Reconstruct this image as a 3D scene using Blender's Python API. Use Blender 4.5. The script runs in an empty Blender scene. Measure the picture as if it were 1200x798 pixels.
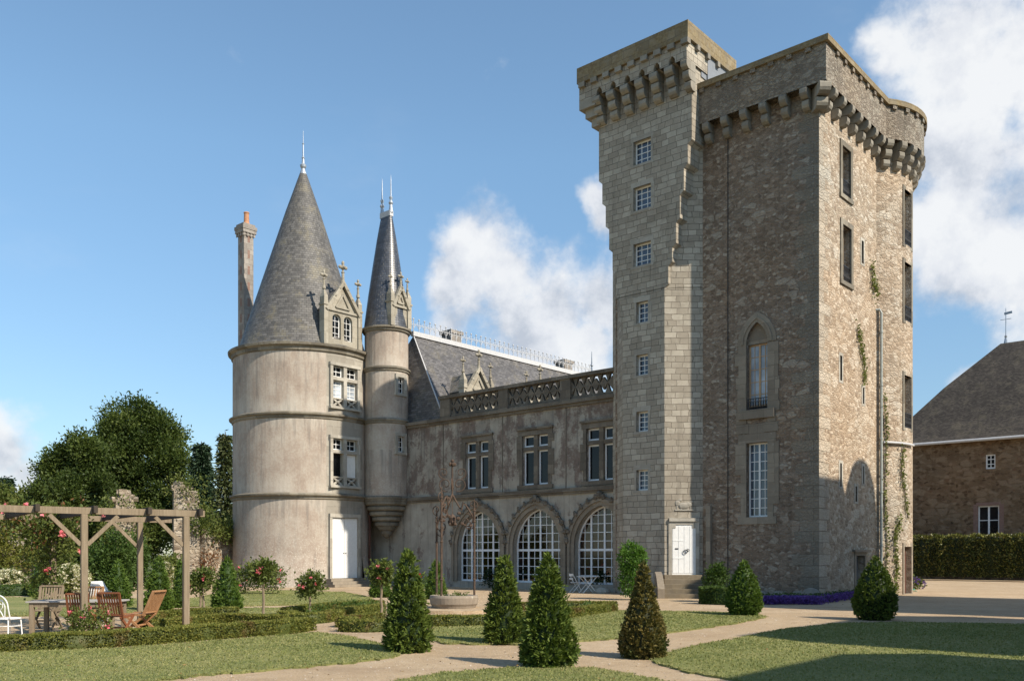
import bpy, math, random
import numpy as np
from mathutils import Vector, Matrix
random.seed(7); rng = np.random.default_rng(11)
SC = bpy.context.scene; COL = SC.collection
PI = math.pi; R = math.radians

# ------------------------------------------------------------------ camera, sky, sun, exposure
F, HX, HY, EYE = 1060.0, 600.0, 650.0, 1.65
cam_d = bpy.data.cameras.new('camera'); cam = bpy.data.objects.new('camera', cam_d); COL.objects.link(cam)
cam.location = (0, 0, EYE); cam.rotation_euler = (R(90), 0, 0)
cam_d.sensor_width = 36; cam_d.lens = 36*F/1200; cam_d.shift_y = (HY-399)/1200.0
cam_d.clip_start = .1; cam_d.clip_end = 4000
SC.camera = cam

U = (0.749, -0.662); W = (0.662, 0.749)            # along the castle fronts / away from the viewer
EL = R(40); SV = -0.06
sh = np.array([U[0]*math.sqrt(1-SV*SV) - SV*W[0], U[1]*math.sqrt(1-SV*SV) - SV*W[1]])
sdir = Vector((sh[0]*math.cos(EL), sh[1]*math.cos(EL), math.sin(EL)))
sun_d = bpy.data.lights.new('sun', 'SUN'); sun = bpy.data.objects.new('sun', sun_d); COL.objects.link(sun)
sun_d.energy = 4.4; sun_d.angle = R(.55); sun_d.color = (1.0, .90, .76)
sun.rotation_euler = sdir.to_track_quat('Z', 'Y').to_euler(); sun.location = (40, -40, 60)

def pdir(x, y):
    return Vector(((x-HX)/F, 1, (HY-y)/F)).normalized()

wd = bpy.data.worlds.new('World'); SC.world = wd; wd.use_nodes = True
nt = wd.node_tree; nt.nodes.clear()
class NB:                                             # small node builder
    def __init__(s, t): s.t = t
    def n(s, typ, **k):
        x = s.t.nodes.new(typ)
        for a, v in k.items():
            if a == 'inp':
                for i, q in v.items():
                    if hasattr(q, 'is_linked'): s.t.links.new(q, x.inputs[i])
                    else: x.inputs[i].default_value = q
            else: setattr(x, a, v)
        return x
    def math(s, op, a, b=0.0, c=None, clamp=False):
        i = {0: a, 1: b}
        if c is not None: i[2] = c
        return s.n('ShaderNodeMath', operation=op, use_clamp=clamp, inp=i).outputs[0]
    def vmath(s, op, a, b=(0, 0, 0)):
        x = s.n('ShaderNodeVectorMath', operation=op, inp={0: a, 1: b})
        return x.outputs['Value'] if op in ('DISTANCE', 'LENGTH', 'DOT_PRODUCT') else x.outputs[0]
    def noise(s, vec, scale, detail=4, rough=.55, out=0, dist=0):
        return s.n('ShaderNodeTexNoise', inp={'Vector': vec, 'Scale': scale, 'Detail': detail, 'Roughness': rough, 'Distortion': dist}).outputs[out]
    def ramp(s, fac, stops, interp='LINEAR'):
        x = s.n('ShaderNodeValToRGB', inp={0: fac}); cr = x.color_ramp; cr.interpolation = interp
        while len(cr.elements) < len(stops): cr.elements.new(.5)
        for e, (p, c) in zip(cr.elements, stops): e.position = p; e.color = (*c, 1) if len(c) == 3 else c
        return x.outputs[0]
    def mix(s, fac, a, b, blend='MIX'):
        x = s.n('ShaderNodeMix', data_type='RGBA', blend_type=blend, clamp_factor=True)
        for i, q in ((0, fac), (6, a), (7, b)):
            if hasattr(q, 'is_linked'): s.t.links.new(q, x.inputs[i])
            else: x.inputs[i].default_value = q if i == 0 else ((*q, 1) if len(q) == 3 else q)
        return x.outputs[2]
    def smooth(s, v, a, b, c=0.0, d=1.0):
        x = s.n('ShaderNodeMapRange', interpolation_type='SMOOTHSTEP', inp={0: v, 1: a, 2: b, 3: c, 4: d}); return x.outputs[0]
    def scale(s, vec, v):
        return s.vmath('MULTIPLY', vec, v)

b = NB(nt)
sky = b.n('ShaderNodeTexSky', sky_type='NISHITA', sun_disc=False)
sky.sun_elevation = EL; sky.sun_rotation = math.atan2(sdir.x, sdir.y)
sky.air_density = 1.0; sky.dust_density = .35; sky.ozone_density = 1.5; sky.altitude = 80
dv = b.n('ShaderNodeTexCoord').outputs['Generated']
blobs = [(1125, 40, 120), (1120, 150, 118), (1100, 240, 92), (1150, 300, 95), (1210, 90, 140), (1250, 300, 130), (1040, 60, 46),
         (575, 318, 62), (545, 300, 44), (640, 345, 74), (700, 352, 62), (600, 375, 70), (540, 385, 50), (706, 245, 26), (680, 415, 52), (625, 398, 60), (528, 335, 44),
         (5, 525, 46), (30, 545, 40), (-40, 520, 70), (1150, 455, 34), (760, 330, 60), (1380, 420, 170), (-220, 470, 130), (-500, 330, 170), (1650, 260, 190), (260, -260, 150), (900, -420, 170)]
acc = None
wob = b.n('ShaderNodeVectorMath', operation='MULTIPLY_ADD', inp={0: b.noise(dv, 7, 5, .6, 1), 1: (.10, .10, .10), 2: dv}).outputs[0]
wob = b.vmath('SUBTRACT', wob, (.05, .05, .05))
for (x, y, r) in blobs:
    c = pdir(x, y); rad = r/F*c.y
    d = b.n('ShaderNodeMapRange', clamp=True, inp={0: b.vmath('DISTANCE', wob, tuple(c)), 1: rad*1.45, 2: 0.0, 3: 0.0, 4: .97}).outputs[0]
    acc = d if acc is None else b.math('MAXIMUM', acc, d)
hol = None
for (x, y, r) in [ (1000, 150, 50), (985, 30, 70), (1120, 390, 40), (560, 395, 30), (470, 340, 40), (640, 235, 34), (1190, 150, 24)]:
    c = pdir(x, y); rad = r/F*c.y
    d = b.n('ShaderNodeMapRange', clamp=True, inp={0: b.vmath('DISTANCE', wob, tuple(c)), 1: rad*1.4, 2: 0.0, 3: 0.0, 4: 1.0}).outputs[0]
    hol = d if hol is None else b.math('MAXIMUM', hol, d)
acc = b.math('SUBTRACT', acc, b.math('MULTIPLY', hol, .42))
fb = b.noise(dv, 13, 8, .62)
cv = b.math('ADD', acc, b.math('MULTIPLY', b.math('SUBTRACT', fb, .5), 1.25))
mask = b.smooth(cv, .15, .72)
wisp = b.math('MULTIPLY', b.smooth(b.noise(b.scale(dv, (1, 1, 2.4)), 3.0, 6, .6), .52, .85), .18)
mask = b.math('MAXIMUM', b.math('MULTIPLY', mask, .94), wisp)
# puffs: the same noise sampled towards the sun gives the clouds lit tops and greyer bellies
fb2 = b.noise(b.vmath('ADD', dv, (.012, -.006, .03)), 13, 8, .62)
lit = b.math('ADD', b.math('MULTIPLY', b.math('SUBTRACT', fb, fb2), 2.6), .60, clamp=True)
big = b.math('SUBTRACT', b.noise(dv, 4.5, 4, .55), b.noise(b.vmath('ADD', dv, (.03, -.015, .07)), 4.5, 4, .55)); lit = b.math('ADD', lit, b.math('MULTIPLY', big, 2.4), clamp=True)
ccol = b.ramp(lit, [(0.0, (2.35, 2.55, 2.9)), (.55, (3.45, 3.55, 3.75)), (1.0, (4.0, 4.05, 4.1))])
zz_ = b.n('ShaderNodeSeparateXYZ', inp={0: dv}).outputs[2]
skc = b.mix(1.0, sky.outputs[0], b.ramp(zz_, [(0, (.41, .455, .50)), (.16, (.54, .61, .635)), (.40, (.75, .85, .825)), (.7, (.81, .88, .845))]), 'MULTIPLY')
out = b.mix(mask, skc, ccol)
bg = b.n('ShaderNodeBackground', inp={'Color': out, 'Strength': .15})
nt.links.new(bg.outputs[0], b.n('ShaderNodeOutputWorld').inputs[0])
SC.view_settings.view_transform = 'Standard'; SC.view_settings.look = 'None'
SC.view_settings.exposure = 0.64; SC.view_settings.gamma = 1.0; SC.view_settings.use_curve_mapping = False
SC.cycles.max_bounces = 6; SC.cycles.transparent_max_bounces = 8
SC.cycles.sample_clamp_indirect = 6

# ------------------------------------------------------------------ frames and helpers
K = Vector((11.2, 33.0, 0.0))                          # foot of the keep's front corner; castle frame: x along the front, y back, z up
CM = Matrix(((U[0], W[0], 0, K.x), (U[1], W[1], 0, K.y), (0, 0, 1, 0), (0, 0, 0, 1)))
CROT = math.atan2(U[1], U[0])
def gp(x, y, z=0.0):                                   # ground point seen at a pixel of the photograph
    d = (EYE-z)*F/(y-HY); return Vector(((x-HX)/F*d, d, z))
def at(x, d, z=0.0): return Vector(((x-HX)/F*d, d, z))
def zat(y, d): return EYE+(HY-y)/F*d
def c2w(x, y, z=0): return CM @ Vector((x, y, z))

def tag(o, label=None, cat=None, group=None, kind=None):
    if label: o['label'] = label
    if cat: o['category'] = cat
    if group: o['group'] = group
    if kind: o['kind'] = kind
    return o
def thing(name, label, cat, loc=(0, 0, 0), rotz=0, group=None):
    o = bpy.data.objects.new(name, None); COL.objects.link(o)
    o.location = loc; o.rotation_euler = (0, 0, rotz); o.empty_display_size = .3
    return tag(o, label, cat, group)
def mat_of(o): return Matrix.Translation(o.location) @ o.rotation_euler.to_matrix().to_4x4()
def cthing(name, label, cat, x, y, z=0, group=None): return thing(name, label, cat, c2w(x, y, z), CROT, group)
def copy_tree(o, parent=None):
    c = o.copy(); COL.objects.link(c); c.parent = parent
    for ch in [q for q in o.children]: copy_tree(ch, c)
    return c

class MB:
    """collects faces in one frame; build() links them as ONE mesh"""
    def __init__(s, frame=None): s.v = []; s.f = []; s.uv = []; s.sm = []; s.fr = frame
    def face(s, pts, uv=None, smooth=False):
        if len(pts) < 3: return
        i = len(s.v); s.v += [tuple(p) for p in pts]; s.f.append(tuple(range(i, i+len(pts)))); s.sm.append(smooth)
        if uv is None:
            a = Vector(pts[1])-Vector(pts[0]); c = Vector(pts[-1])-Vector(pts[0]); n = a.cross(c)
            if n.length < 1e-12 and len(pts) > 3: n = (Vector(pts[2])-Vector(pts[1])).cross(Vector(pts[-1])-Vector(pts[1]))
            if n.length > 1e-12: n.normalize()
            if abs(n.z) > .8: uv = [(p[0], p[1]) for p in pts]
            else:
                t = Vector((-n.y, n.x, 0)); t = t.normalized() if t.length > 1e-9 else Vector((1, 0, 0))
                k = 1/max(.25, math.sqrt(1-n.z*n.z))
                uv = [(p[0]*t.x+p[1]*t.y, p[2]*k) for p in pts]
        s.uv.append(uv)
    def box(s, x0, x1, y0, y1, z0, z1, T=None):
        p = [Vector((x, y, z)) for z in (z0, z1) for y in (y0, y1) for x in (x0, x1)]
        if T is not None: p = [T @ q for q in p]
        for q in ((0, 2, 3, 1), (4, 5, 7, 6), (0, 1, 5, 4), (1, 3, 7, 5), (3, 2, 6, 7), (2, 0, 4, 6)): s.face([p[i] for i in q])
    def cbox(s, x0, x1, y0, y1, z0, z1, c=.01):        # box with chamfered vertical & top edges
        s.loft([[(x0+c, y0), (x1-c, y0), (x1, y0+c), (x1, y1-c), (x1-c, y1), (x0+c, y1), (x0, y1-c), (x0, y0+c)]]*2 +
               [[(x0+2*c, y0+c), (x1-2*c, y0+c), (x1-c, y0+2*c), (x1-c, y1-2*c), (x1-2*c, y1-c), (x0+2*c, y1-c), (x0+c, y1-2*c), (x0+c, y0+2*c)]], [z0, z1-c, z1])
    def loft(s, rings, zs, cap0=True, cap1=True, closed=True):
        R3 = [[Vector((p[0], p[1], z)) for p in r] for r, z in zip(rings, zs)]
        n = len(R3[0])
        for k in range(len(R3)-1):
            for i in range(n if closed else n-1):
                j = (i+1) % n; q = [R3[k][i], R3[k][j], R3[k+1][j], R3[k+1][i]]
                o = [q[0]]
                for p in q[1:]:
                    if (p-o[-1]).length > 1e-5: o.append(p)
                if (o[0]-o[-1]).length < 1e-5: o.pop()
                if len(o) > 2: s.face(o)
        def dd(r):
            o = []
            for p in r:
                if not o or (p-o[-1]).length > 1e-5: o.append(p)
            return o
        if cap0: s.face(dd(R3[0])[::-1])
        if cap1: s.face(dd(R3[-1]))
    def prism(s, poly, z0, z1): s.loft([poly, poly], [z0, z1])
    def lathe(s, cx, cy, prof, n=48, a0=0, a1=2*PI, ref=None):
        for (r0, z0), (r1, z1) in zip(prof[:-1], prof[1:]):
            rr = ref or max(r0, r1, .05); dl = math.hypot(r1-r0, z1-z0)
            vz0, vz1 = (z0, z1) if abs(z1-z0) > abs(r1-r0)*.3 else (z0, z0+dl)
            for i in range(n):
                a, c = a0+(a1-a0)*i/n, a0+(a1-a0)*(i+1)/n
                p = [(cx+r0*math.cos(a), cy+r0*math.sin(a), z0), (cx+r0*math.cos(c), cy+r0*math.sin(c), z0),
                     (cx+r1*math.cos(c), cy+r1*math.sin(c), z1), (cx+r1*math.cos(a), cy+r1*math.sin(a), z1)]
                uv = [(a*rr, vz0), (c*rr, vz0), (c*rr, vz1), (a*rr, vz1)]
                if r1 < 1e-4: p, uv = p[:3], uv[:3]
                elif r0 < 1e-4: p, uv = [p[0], p[2], p[3]], [uv[0], uv[2], uv[3]]
                s.face(p, uv, True)
    def tube(s, pts, r, n=8, cap=True):
        pts = [Vector(p) for p in pts]; rs = r if isinstance(r, (list, tuple)) else [r]*len(pts)
        rings = []; up = None
        for i, p in enumerate(pts):
            t = (pts[min(i+1, len(pts)-1)]-pts[max(i-1, 0)]).normalized()
            if up is None: up = Vector((0, 0, 1)) if abs(t.z) < .9 else Vector((1, 0, 0))
            x = t.cross(up).normalized(); y = x.cross(t).normalized(); up = y
            rings.append([p+(x*math.cos(2*PI*k/n)+y*math.sin(2*PI*k/n))*rs[i] for k in range(n)])
        L = 0
        for i in range(len(rings)-1):
            dl = (pts[i+1]-pts[i]).length
            for k in range(n):
                j = (k+1) % n
                c = 2*PI*max(rs[i], .02)/n
                s.face([rings[i][k], rings[i][j], rings[i+1][j], rings[i+1][k]], [(k*c, L), ((k+1)*c, L), ((k+1)*c, L+dl), (k*c, L+dl)], True)
            L += dl
        if cap: s.face(rings[0][::-1]); s.face(rings[-1])
    def bar(s, p, q, w, h=None, up=(0, 0, 1)):         # square bar between two points
        p, q = Vector(p), Vector(q); t = (q-p).normalized(); u = Vector(up)
        if abs(t.dot(u)) > .95: u = Vector((1, 0, 0))
        x = t.cross(u).normalized(); y = x.cross(t).normalized(); h = h or w
        T = Matrix(((x.x, t.x, y.x, p.x), (x.y, t.y, y.y, p.y), (x.z, t.z, y.z, p.z), (0, 0, 0, 1)))
        s.box(-w/2, w/2, 0, (q-p).length, -h/2, h/2, T)
    def ball(s, c, r, sx=1, sy=1, sz=1, n=10, m=6):
        c = Vector(c)
        for i in range(m):
            for k in range(n):
                P = []
                for (ii, kk) in ((i, k), (i, k+1), (i+1, k+1), (i+1, k)):
                    t = -PI/2+PI*ii/m; a = 2*PI*kk/n
                    P.append(c+Vector((r*sx*math.cos(t)*math.cos(a), r*sy*math.cos(t)*math.sin(a), r*sz*math.sin(t))))
                if i == 0: P = [P[0], P[2], P[3]]
                elif i == m-1: P = P[:3]
                s.face(P, None, True)
    def build(s, name, mat, parent=None, merge=False):
        vs = [Vector(v) for v in s.v]
        T = s.fr if s.fr is not None else Matrix.Identity(4)
        if parent is not None:
            PM = Matrix.Identity(4); q = parent
            while q is not None: PM = mat_of(q) @ PM; q = q.parent
            T = PM.inverted() @ T
        if T != Matrix.Identity(4): vs = [T @ v for v in vs]
        me = bpy.data.meshes.new(name); me.from_pydata([tuple(v) for v in vs], [], s.f)
        ul = me.uv_layers.new(name='UVMap')
        ul.data.foreach_set('uv', [c for u in s.uv for p in u for c in p])
        me.polygons.foreach_set('use_smooth', s.sm)
        if mat: me.materials.append(mat)
        me.validate(); me.update()
        o = bpy.data.objects.new(name, me); COL.objects.link(o)
        if parent is not None: o.parent = parent
        return o
def CB(): return MB(CM)

# ------------------------------------------------------------------ materials
def new_mat(name):
    m = bpy.data.materials.new(name); m.use_nodes = True; t = m.node_tree; t.nodes.clear()
    q = NB(t); o = q.n('ShaderNodeOutputMaterial'); p = q.n('ShaderNodeBsdfPrincipled')
    t.links.new(p.outputs[0], o.inputs[0]); p.inputs['Roughness'].default_value = .9
    p.inputs['Specular IOR Level'].default_value = .25
    return m, q, p, t
def setp(q, p, **k):
    for a, v in k.items():
        a = a.replace('_', ' ')
        if hasattr(v, 'is_linked'): q.t.links.new(v, p.inputs[a])
        else: p.inputs[a].default_value = (*v, 1) if isinstance(v, tuple) and len(v) == 3 else v
def bump(q, h, strength=.5, dist=.02, normal=None):
    i = {'Height': h, 'Strength': strength, 'Distance': dist}
    if normal is not None: i['Normal'] = normal
    return q.n('ShaderNodeBump', inp=i).outputs[0]
def uvn(q): return q.n('ShaderNodeTexCoord').outputs['UV']
def objc(q): return q.n('ShaderNodeTexCoord').outputs['Object']

def weather(q, P, col, lichen=.35, dark=.5, streak=True):
    """dark damp patches and streaks, pale lichen spots, ochre lichen on top-facing ledges"""
    st = q.noise(q.scale(P, (1.6, 1.6, .13)), 1.5, 6, .65)
    col = q.mix(q.math('MULTIPLY', q.smooth(st, .52, .78), dark), col, q.mix(1.0, col, (.42, .41, .40), 'MULTIPLY'))
    bl = q.noise(P, .55, 5, .6)
    col = q.mix(q.math('MULTIPLY', q.smooth(bl, .46, .66), .6*dark), col, q.mix(1.0, col, (.55, .52, .50), 'MULTIPLY'))
    sp = q.noise(P, 6.5, 4, .62)
    col = q.mix(q.math('MULTIPLY', q.smooth(sp, .62, .72), lichen), col, (.50, .48, .40))
    return col
def ashlar(name, c1, c2, mortar, bw=.78, rh=.33, ms=.012, lichen=.35, dark=.5, warp=.05, ochre=0.0, bs=.6):
    m, q, p, t = new_mat(name); uv = uvn(q); P = objc(q)
    wv = q.noise(uv, 1.6, 3, .5, 1); wv = q.vmath('SUBTRACT', wv, (.5, .5, .5))
    v = q.vmath('ADD', uv, q.scale(wv, (warp*2.2, warp, 0)))
    fine = q.scale(q.vmath('SUBTRACT', q.noise(uv, 11, 3, .6, 1), (.5, .5, .5)), (.022, .022, 0))
    v = q.vmath('ADD', v, fine)
    br = q.n('ShaderNodeTexBrick', offset=.43, squash=.72, squash_frequency=3, inp={'Vector': v, 'Color1': (0, 0, 0, 1), 'Color2': (1, 1, 1, 1), 'Mortar': (.5, .5, .5, 1), 'Scale': 1, 'Mortar Size': ms, 'Mortar Smooth': .35, 'Bias': 0, 'Brick Width': bw, 'Row Height': rh})
    n1 = q.noise(P, 3.2, 6, .65)
    tone = q.math('ADD', q.math('MULTIPLY', br.outputs[0], .42), q.math('MULTIPLY', n1, .62), clamp=True)
    col = q.ramp(tone, [(0.1, c1), (.5, tuple((a+c)/2 for a, c in zip(c1, c2))), (.68, c2), (.95, tuple(min(.7, a*1.18) for a in c2))])
    g = q.noise(P, 28, 4, .7)
    col = q.mix(q.math('MULTIPLY', g, .5), col, q.mix(1.0, col, (.62, .61, .6), 'MULTIPLY'))
    col = q.mix(q.math('MULTIPLY', br.outputs[1], q.smooth(n1, .35, .6, .35, .95)), col, mortar)
    col = weather(q, P, col, lichen, dark)
    if ochre:
        oc = q.smooth(q.noise(P, 2.1, 6, .68), .36, .60)
        col = q.mix(q.math('MULTIPLY', oc, ochre), col, q.ramp(q.noise(P, 9, 3, .6), [(.3, (.15, .10, .045)), (.7, (.28, .225, .125))]))
    h = q.math('SUBTRACT', q.math('ADD', q.math('MULTIPLY', g, .30), q.math('MULTIPLY', n1, .5)), q.math('MULTIPLY', br.outputs[1], .9))
    h = q.math('ADD', h, q.math('MULTIPLY', br.outputs[0], .35))
    setp(q, p, Base_Color=col, Roughness=.92, Normal=bump(q, h, bs, .035)); return m
def rubble_nodes(q, P, stones, mortar, sc=3.4, zs=1.55):
    wv = q.vmath('SUBTRACT', q.noise(P, 2.6, 3, .5, 1), (.5, .5, .5))
    v = q.vmath('ADD', q.scale(P, (1, 1, zs)), q.scale(wv, (.16, .16, .16)))
    vo = q.n('ShaderNodeTexVoronoi', feature='F1', inp={'Vector': v, 'Scale': sc, 'Randomness': .95})
    ve = q.n('ShaderNodeTexVoronoi', feature='DISTANCE_TO_EDGE', inp={'Vector': v, 'Scale': sc, 'Randomness': .95})
    rnd = q.n('ShaderNodeSeparateColor', inp={0: vo.outputs['Color']}).outputs[0]
    n = q.noise(P, 22, 5, .7)
    col = q.ramp(rnd, stones)
    col = q.mix(q.math('MULTIPLY', n, .6), col, q.mix(1.0, col, (.5, .48, .47), 'MULTIPLY'))
    edge = q.smooth(q.math('ADD', ve.outputs[0], q.math('MULTIPLY', q.math('SUBTRACT', n, .5), .10)), .02, .14)
    col = q.mix(q.math('MULTIPLY_ADD', edge, .75, .25), mortar, col)
    h = q.math('ADD', q.math('MULTIPLY', edge, .8), q.math('MULTIPLY', n, .55))
    h = q.math('ADD', h, q.math('MULTIPLY', rnd, .6))
    v2 = q.vmath('ADD', q.scale(P, (1, 1, 1.9)), q.scale(wv, (.10, .10, .10)))      # scattered larger blocks
    vb = q.n('ShaderNodeTexVoronoi', feature='F1', inp={'Vector': v2, 'Scale': sc*.36, 'Randomness': .9})
    vd = q.n('ShaderNodeTexVoronoi', feature='DISTANCE_TO_EDGE', inp={'Vector': v2, 'Scale': sc*.36, 'Randomness': .9})
    sb = q.n('ShaderNodeSeparateColor', inp={0: vb.outputs['Color']})
    mk = q.math('MULTIPLY', q.math('GREATER_THAN', sb.outputs[0], .66), q.smooth(q.math('ADD', vd.outputs[0], q.math('MULTIPLY', q.math('SUBTRACT', n, .5), .10)), .05, .10))
    bc = q.ramp(sb.outputs[1], [(0, stones[1][1]), (.4, stones[3][1] if len(stones) > 3 else stones[2][1]), (1, stones[-2][1] if len(stones) > 4 else stones[-1][1])])
    bc = q.mix(q.math('MULTIPLY', n, .6), bc, q.mix(1.0, bc, (.55, .54, .53), 'MULTIPLY'))
    col = q.mix(q.math('MULTIPLY', mk, .85), col, bc); h = q.math('ADD', h, q.math('MULTIPLY', mk, .35))
    return col, h
def rubble(name, stones, mortar, sc=3.4, lichen=.3, dark=.5, quoin=False, bs=.75):
    m, q, p, t = new_mat(name); P = objc(q); uv = uvn(q)
    col, h = rubble_nodes(q, P, stones, mortar, sc)
    if quoin:                                          # dressed corner stones of alternating length
        xyz = q.n('ShaderNodeSeparateXYZ', inp={0: P})
        row = q.math('FLOOR', q.math('DIVIDE', xyz.outputs[2], .42))
        rr = q.n('ShaderNodeTexWhiteNoise', noise_dimensions='1D', inp={'W': row})
        wd_ = q.math('ADD', .34, q.math('ADD', q.math('MULTIPLY', q.math('FLOORED_MODULO', row, 2), .38), q.math('MULTIPLY', rr.outputs[0], .38)))
        wob2 = q.math('MULTIPLY', q.math('SUBTRACT', q.noise(P, 5, 4, .65), .5), .5)
        a = q.math('GREATER_THAN', q.math('ADD', xyz.outputs[0], wob2), q.math('MULTIPLY', wd_, -1))
        c = q.math('LESS_THAN', q.math('ADD', xyz.outputs[1], wob2), wd_)
        mk = q.math('MULTIPLY', a, c)
        br = q.n('ShaderNodeTexBrick', inp={'Vector': uv, 'Color1': (0, 0, 0, 1), 'Color2': (1, 1, 1, 1), 'Scale': 1, 'Mortar Size': .02, 'Mortar Smooth': .4, 'Brick Width': 1.1, 'Row Height': .42})
        side = q.smooth(xyz.outputs[1], .0, .03); gc = q.ramp(rr.outputs[0], [(0, (.21, .19, .155)), (.5, (.26, .235, .19)), (1, (.31, .28, .225))]); gc = q.mix(side, gc, q.ramp(rr.outputs[0], [(0, (.40, .355, .285)), (1, (.60, .55, .46))]))  # side face painted paler than the front, as the sun lights it
        gc = q.mix(q.math('MULTIPLY', q.noise(P, 14, 5, .7), .5), gc, (.15, .145, .13))
        gc = q.mix(br.outputs[1], gc, (.17, .15, .12))
        col = q.mix(q.math('MULTIPLY', mk, .85), col, gc)
        h = q.math('ADD', h, q.math('MULTIPLY', mk, .25))
    lowf = q.noise(P, .22, 4, .6); col = q.mix(1.0, col, q.ramp(lowf, [(.36, (1.10, 1.0, .90)), (.5, (1.05, 1, .95)), (.64, (.95, .96, .96))]), 'MULTIPLY')
    col = weather(q, P, col, lichen, dark)
    setp(q, p, Base_Color=col, Roughness=.94, Normal=bump(q, h, bs, .05)); return m
def plaster(name):
    m, q, p, t = new_mat(name); P = objc(q)
    n1 = q.noise(P, .9, 6, .62); n2 = q.noise(q.scale(P, (1, 1, .22)), 2.2, 5, .6); n3 = q.noise(P, 9, 5, .7)
    zc = q.n('ShaderNodeSeparateXYZ', inp={0: P}).outputs[2]; edge = None
    for z in (4.6, 8.75, 12.3, 5.0, 9.2, 13.7):
        d = q.smooth(q.math('ABSOLUTE', q.math('SUBTRACT', zc, z)), .9, .0); edge = d if edge is None else q.math('MAXIMUM', edge, d)
    tone = q.math('ADD', q.math('ADD', q.math('MULTIPLY', n1, .45), q.math('MULTIPLY', n2, .25)), q.math('MULTIPLY', n3, .3))
    tone = q.math('ADD', tone, q.math('MULTIPLY', edge, q.math('MULTIPLY_ADD', n2, .28, -.06)))
    col = q.ramp(tone, [(.34, (.27, .213, .172)), (.46, (.345, .283, .23)), (.55, (.41, .355, .295)), (.68, (.475, .43, .365))])
    drip = q.noise(q.scale(P, (1.5, 1.5, .13)), 1.9, 6, .65); below = None
    for z in (4.6, 8.75, 12.3, 11.5, 13.7):
        d = q.math('MULTIPLY', q.smooth(zc, z-2.6, z), q.math('LESS_THAN', zc, z+.05)); below = d if below is None else q.math('MAXIMUM', below, d)
    dm_ = q.math('MULTIPLY', q.smooth(q.math('ADD', drip, q.math('MULTIPLY', below, .14)), .56, .74), .52)
    col = q.mix(dm_, col, (.17, .155, .14))
    col = q.mix(q.math('MULTIPLY', q.smooth(n2, .52, .74), .4), col, (.21, .185, .16))
    sp = q.smooth(q.noise(P, 13, 4, .65), .60, .70)
    col = q.mix(q.math('MULTIPLY', sp, .4), col, (.50, .46, .39))
    h = q.math('ADD', n3, q.math('MULTIPLY', q.noise(P, 40, 3, .7), .5))
    low = q.math('MULTIPLY', q.smooth(zc, 4.6, 1.0), q.smooth(q.noise(P, 16, 3, .6), .57, .64)); col = q.mix(q.math('MULTIPLY', low, .7), col, (.58, .54, .46))
    setp(q, p, Base_Color=col, Roughness=.95, Normal=bump(q, h, .35, .02)); return m
def plaster_wing(name):
    m, q, p, t = new_mat(name); P = objc(q)
    n1 = q.noise(P, .8, 6, .65); n2 = q.noise(q.scale(P, (1, 1, .7)), 1.3, 6, .6); n3 = q.noise(P, 7, 6, .75)
    col = q.ramp(n1, [(.33, (.25, .225, .19)), (.5, (.33, .30, .25)), (.66, (.41, .38, .32))])
    xz = q.n('ShaderNodeSeparateXYZ', inp={0: P}).outputs[2]; up_ = q.smooth(xz, 4.3, 5.0, -.10, .035); patch = q.math('MULTIPLY', q.smooth(q.math('ADD', q.math('ADD', n2, up_), q.math('MULTIPLY', q.math('SUBTRACT', n3, .5), .55)), .46, .60), .85)
    under = q.ramp(q.noise(P, 3, 5, .7), [(.35, (.10, .078, .064)), (.5, (.16, .112, .092)), (.65, (.21, .17, .14))])
    col = q.mix(patch, col, under)
    drip = q.noise(q.scale(P, (2.4, 2.4, .12)), 1.7, 5, .65); col = q.mix(q.math('MULTIPLY', q.smooth(drip, .52, .68), .6), col, (.12, .108, .095))
    col = q.mix(q.math('MULTIPLY', q.smooth(n3, .58, .68), .45), col, (.44, .41, .355))
    setp(q, p, Base_Color=col, Roughness=.95, Normal=bump(q, q.math('ADD', n3, q.math('MULTIPLY', patch, -.3)), .5, .03)); return m
def slate(name, base=(.085, .082, .08), sheen=.35, lichen=.6, rough=.5, bw=.24, rh=.13):
    m, q, p, t = new_mat(name); uv = uvn(q); P = objc(q)
    br = q.n('ShaderNodeTexBrick', offset=.5, inp={'Vector': uv, 'Color1': (0, 0, 0, 1), 'Color2': (1, 1, 1, 1), 'Mortar': (0, 0, 0, 1), 'Scale': 1, 'Mortar Size': .006, 'Mortar Smooth': .2, 'Brick Width': bw, 'Row Height': rh})
    n1 = q.noise(P, 1.1, 6, .65); n2 = q.noise(P, 7, 5, .7)
    t1 = q.math('ADD', q.math('MULTIPLY', br.outputs[0], .5), q.math('MULTIPLY', n1, .5))
    col = q.ramp(t1, [(.15, tuple(a*.6 for a in base)), (.5, base), (.85, tuple(a*1.55 for a in base))])
    if lichen:
        col = q.mix(q.math('MULTIPLY', q.smooth(q.math('ADD', n1, q.math('MULTIPLY', q.math('SUBTRACT', n2, .5), .5)), .50, .68), lichen), col, (.19, .165, .105))
        col = q.mix(q.math('MULTIPLY', q.smooth(q.noise(P, 5, 4, .7), .63, .70), lichen*.8), col, (.26, .25, .22))
    col = q.mix(q.math('MULTIPLY', br.outputs[1], .7), col, (.02, .02, .02))
    sx = q.n('ShaderNodeSeparateXYZ', inp={0: uv}); saw = q.math('FRACT', q.math('DIVIDE', sx.outputs[1], rh))
    h = q.math('ADD', q.math('MULTIPLY', saw, -.5), q.math('ADD', q.math('MULTIPLY', br.outputs[1], -.6), q.math('MULTIPLY', br.outputs[0], .5)))
    setp(q, p, Base_Color=col, Roughness=rough, Specular_IOR_Level=sheen, Normal=bump(q, q.math('ADD', h, q.math('MULTIPLY', n2, .3)), .55, .02)); return m
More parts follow.
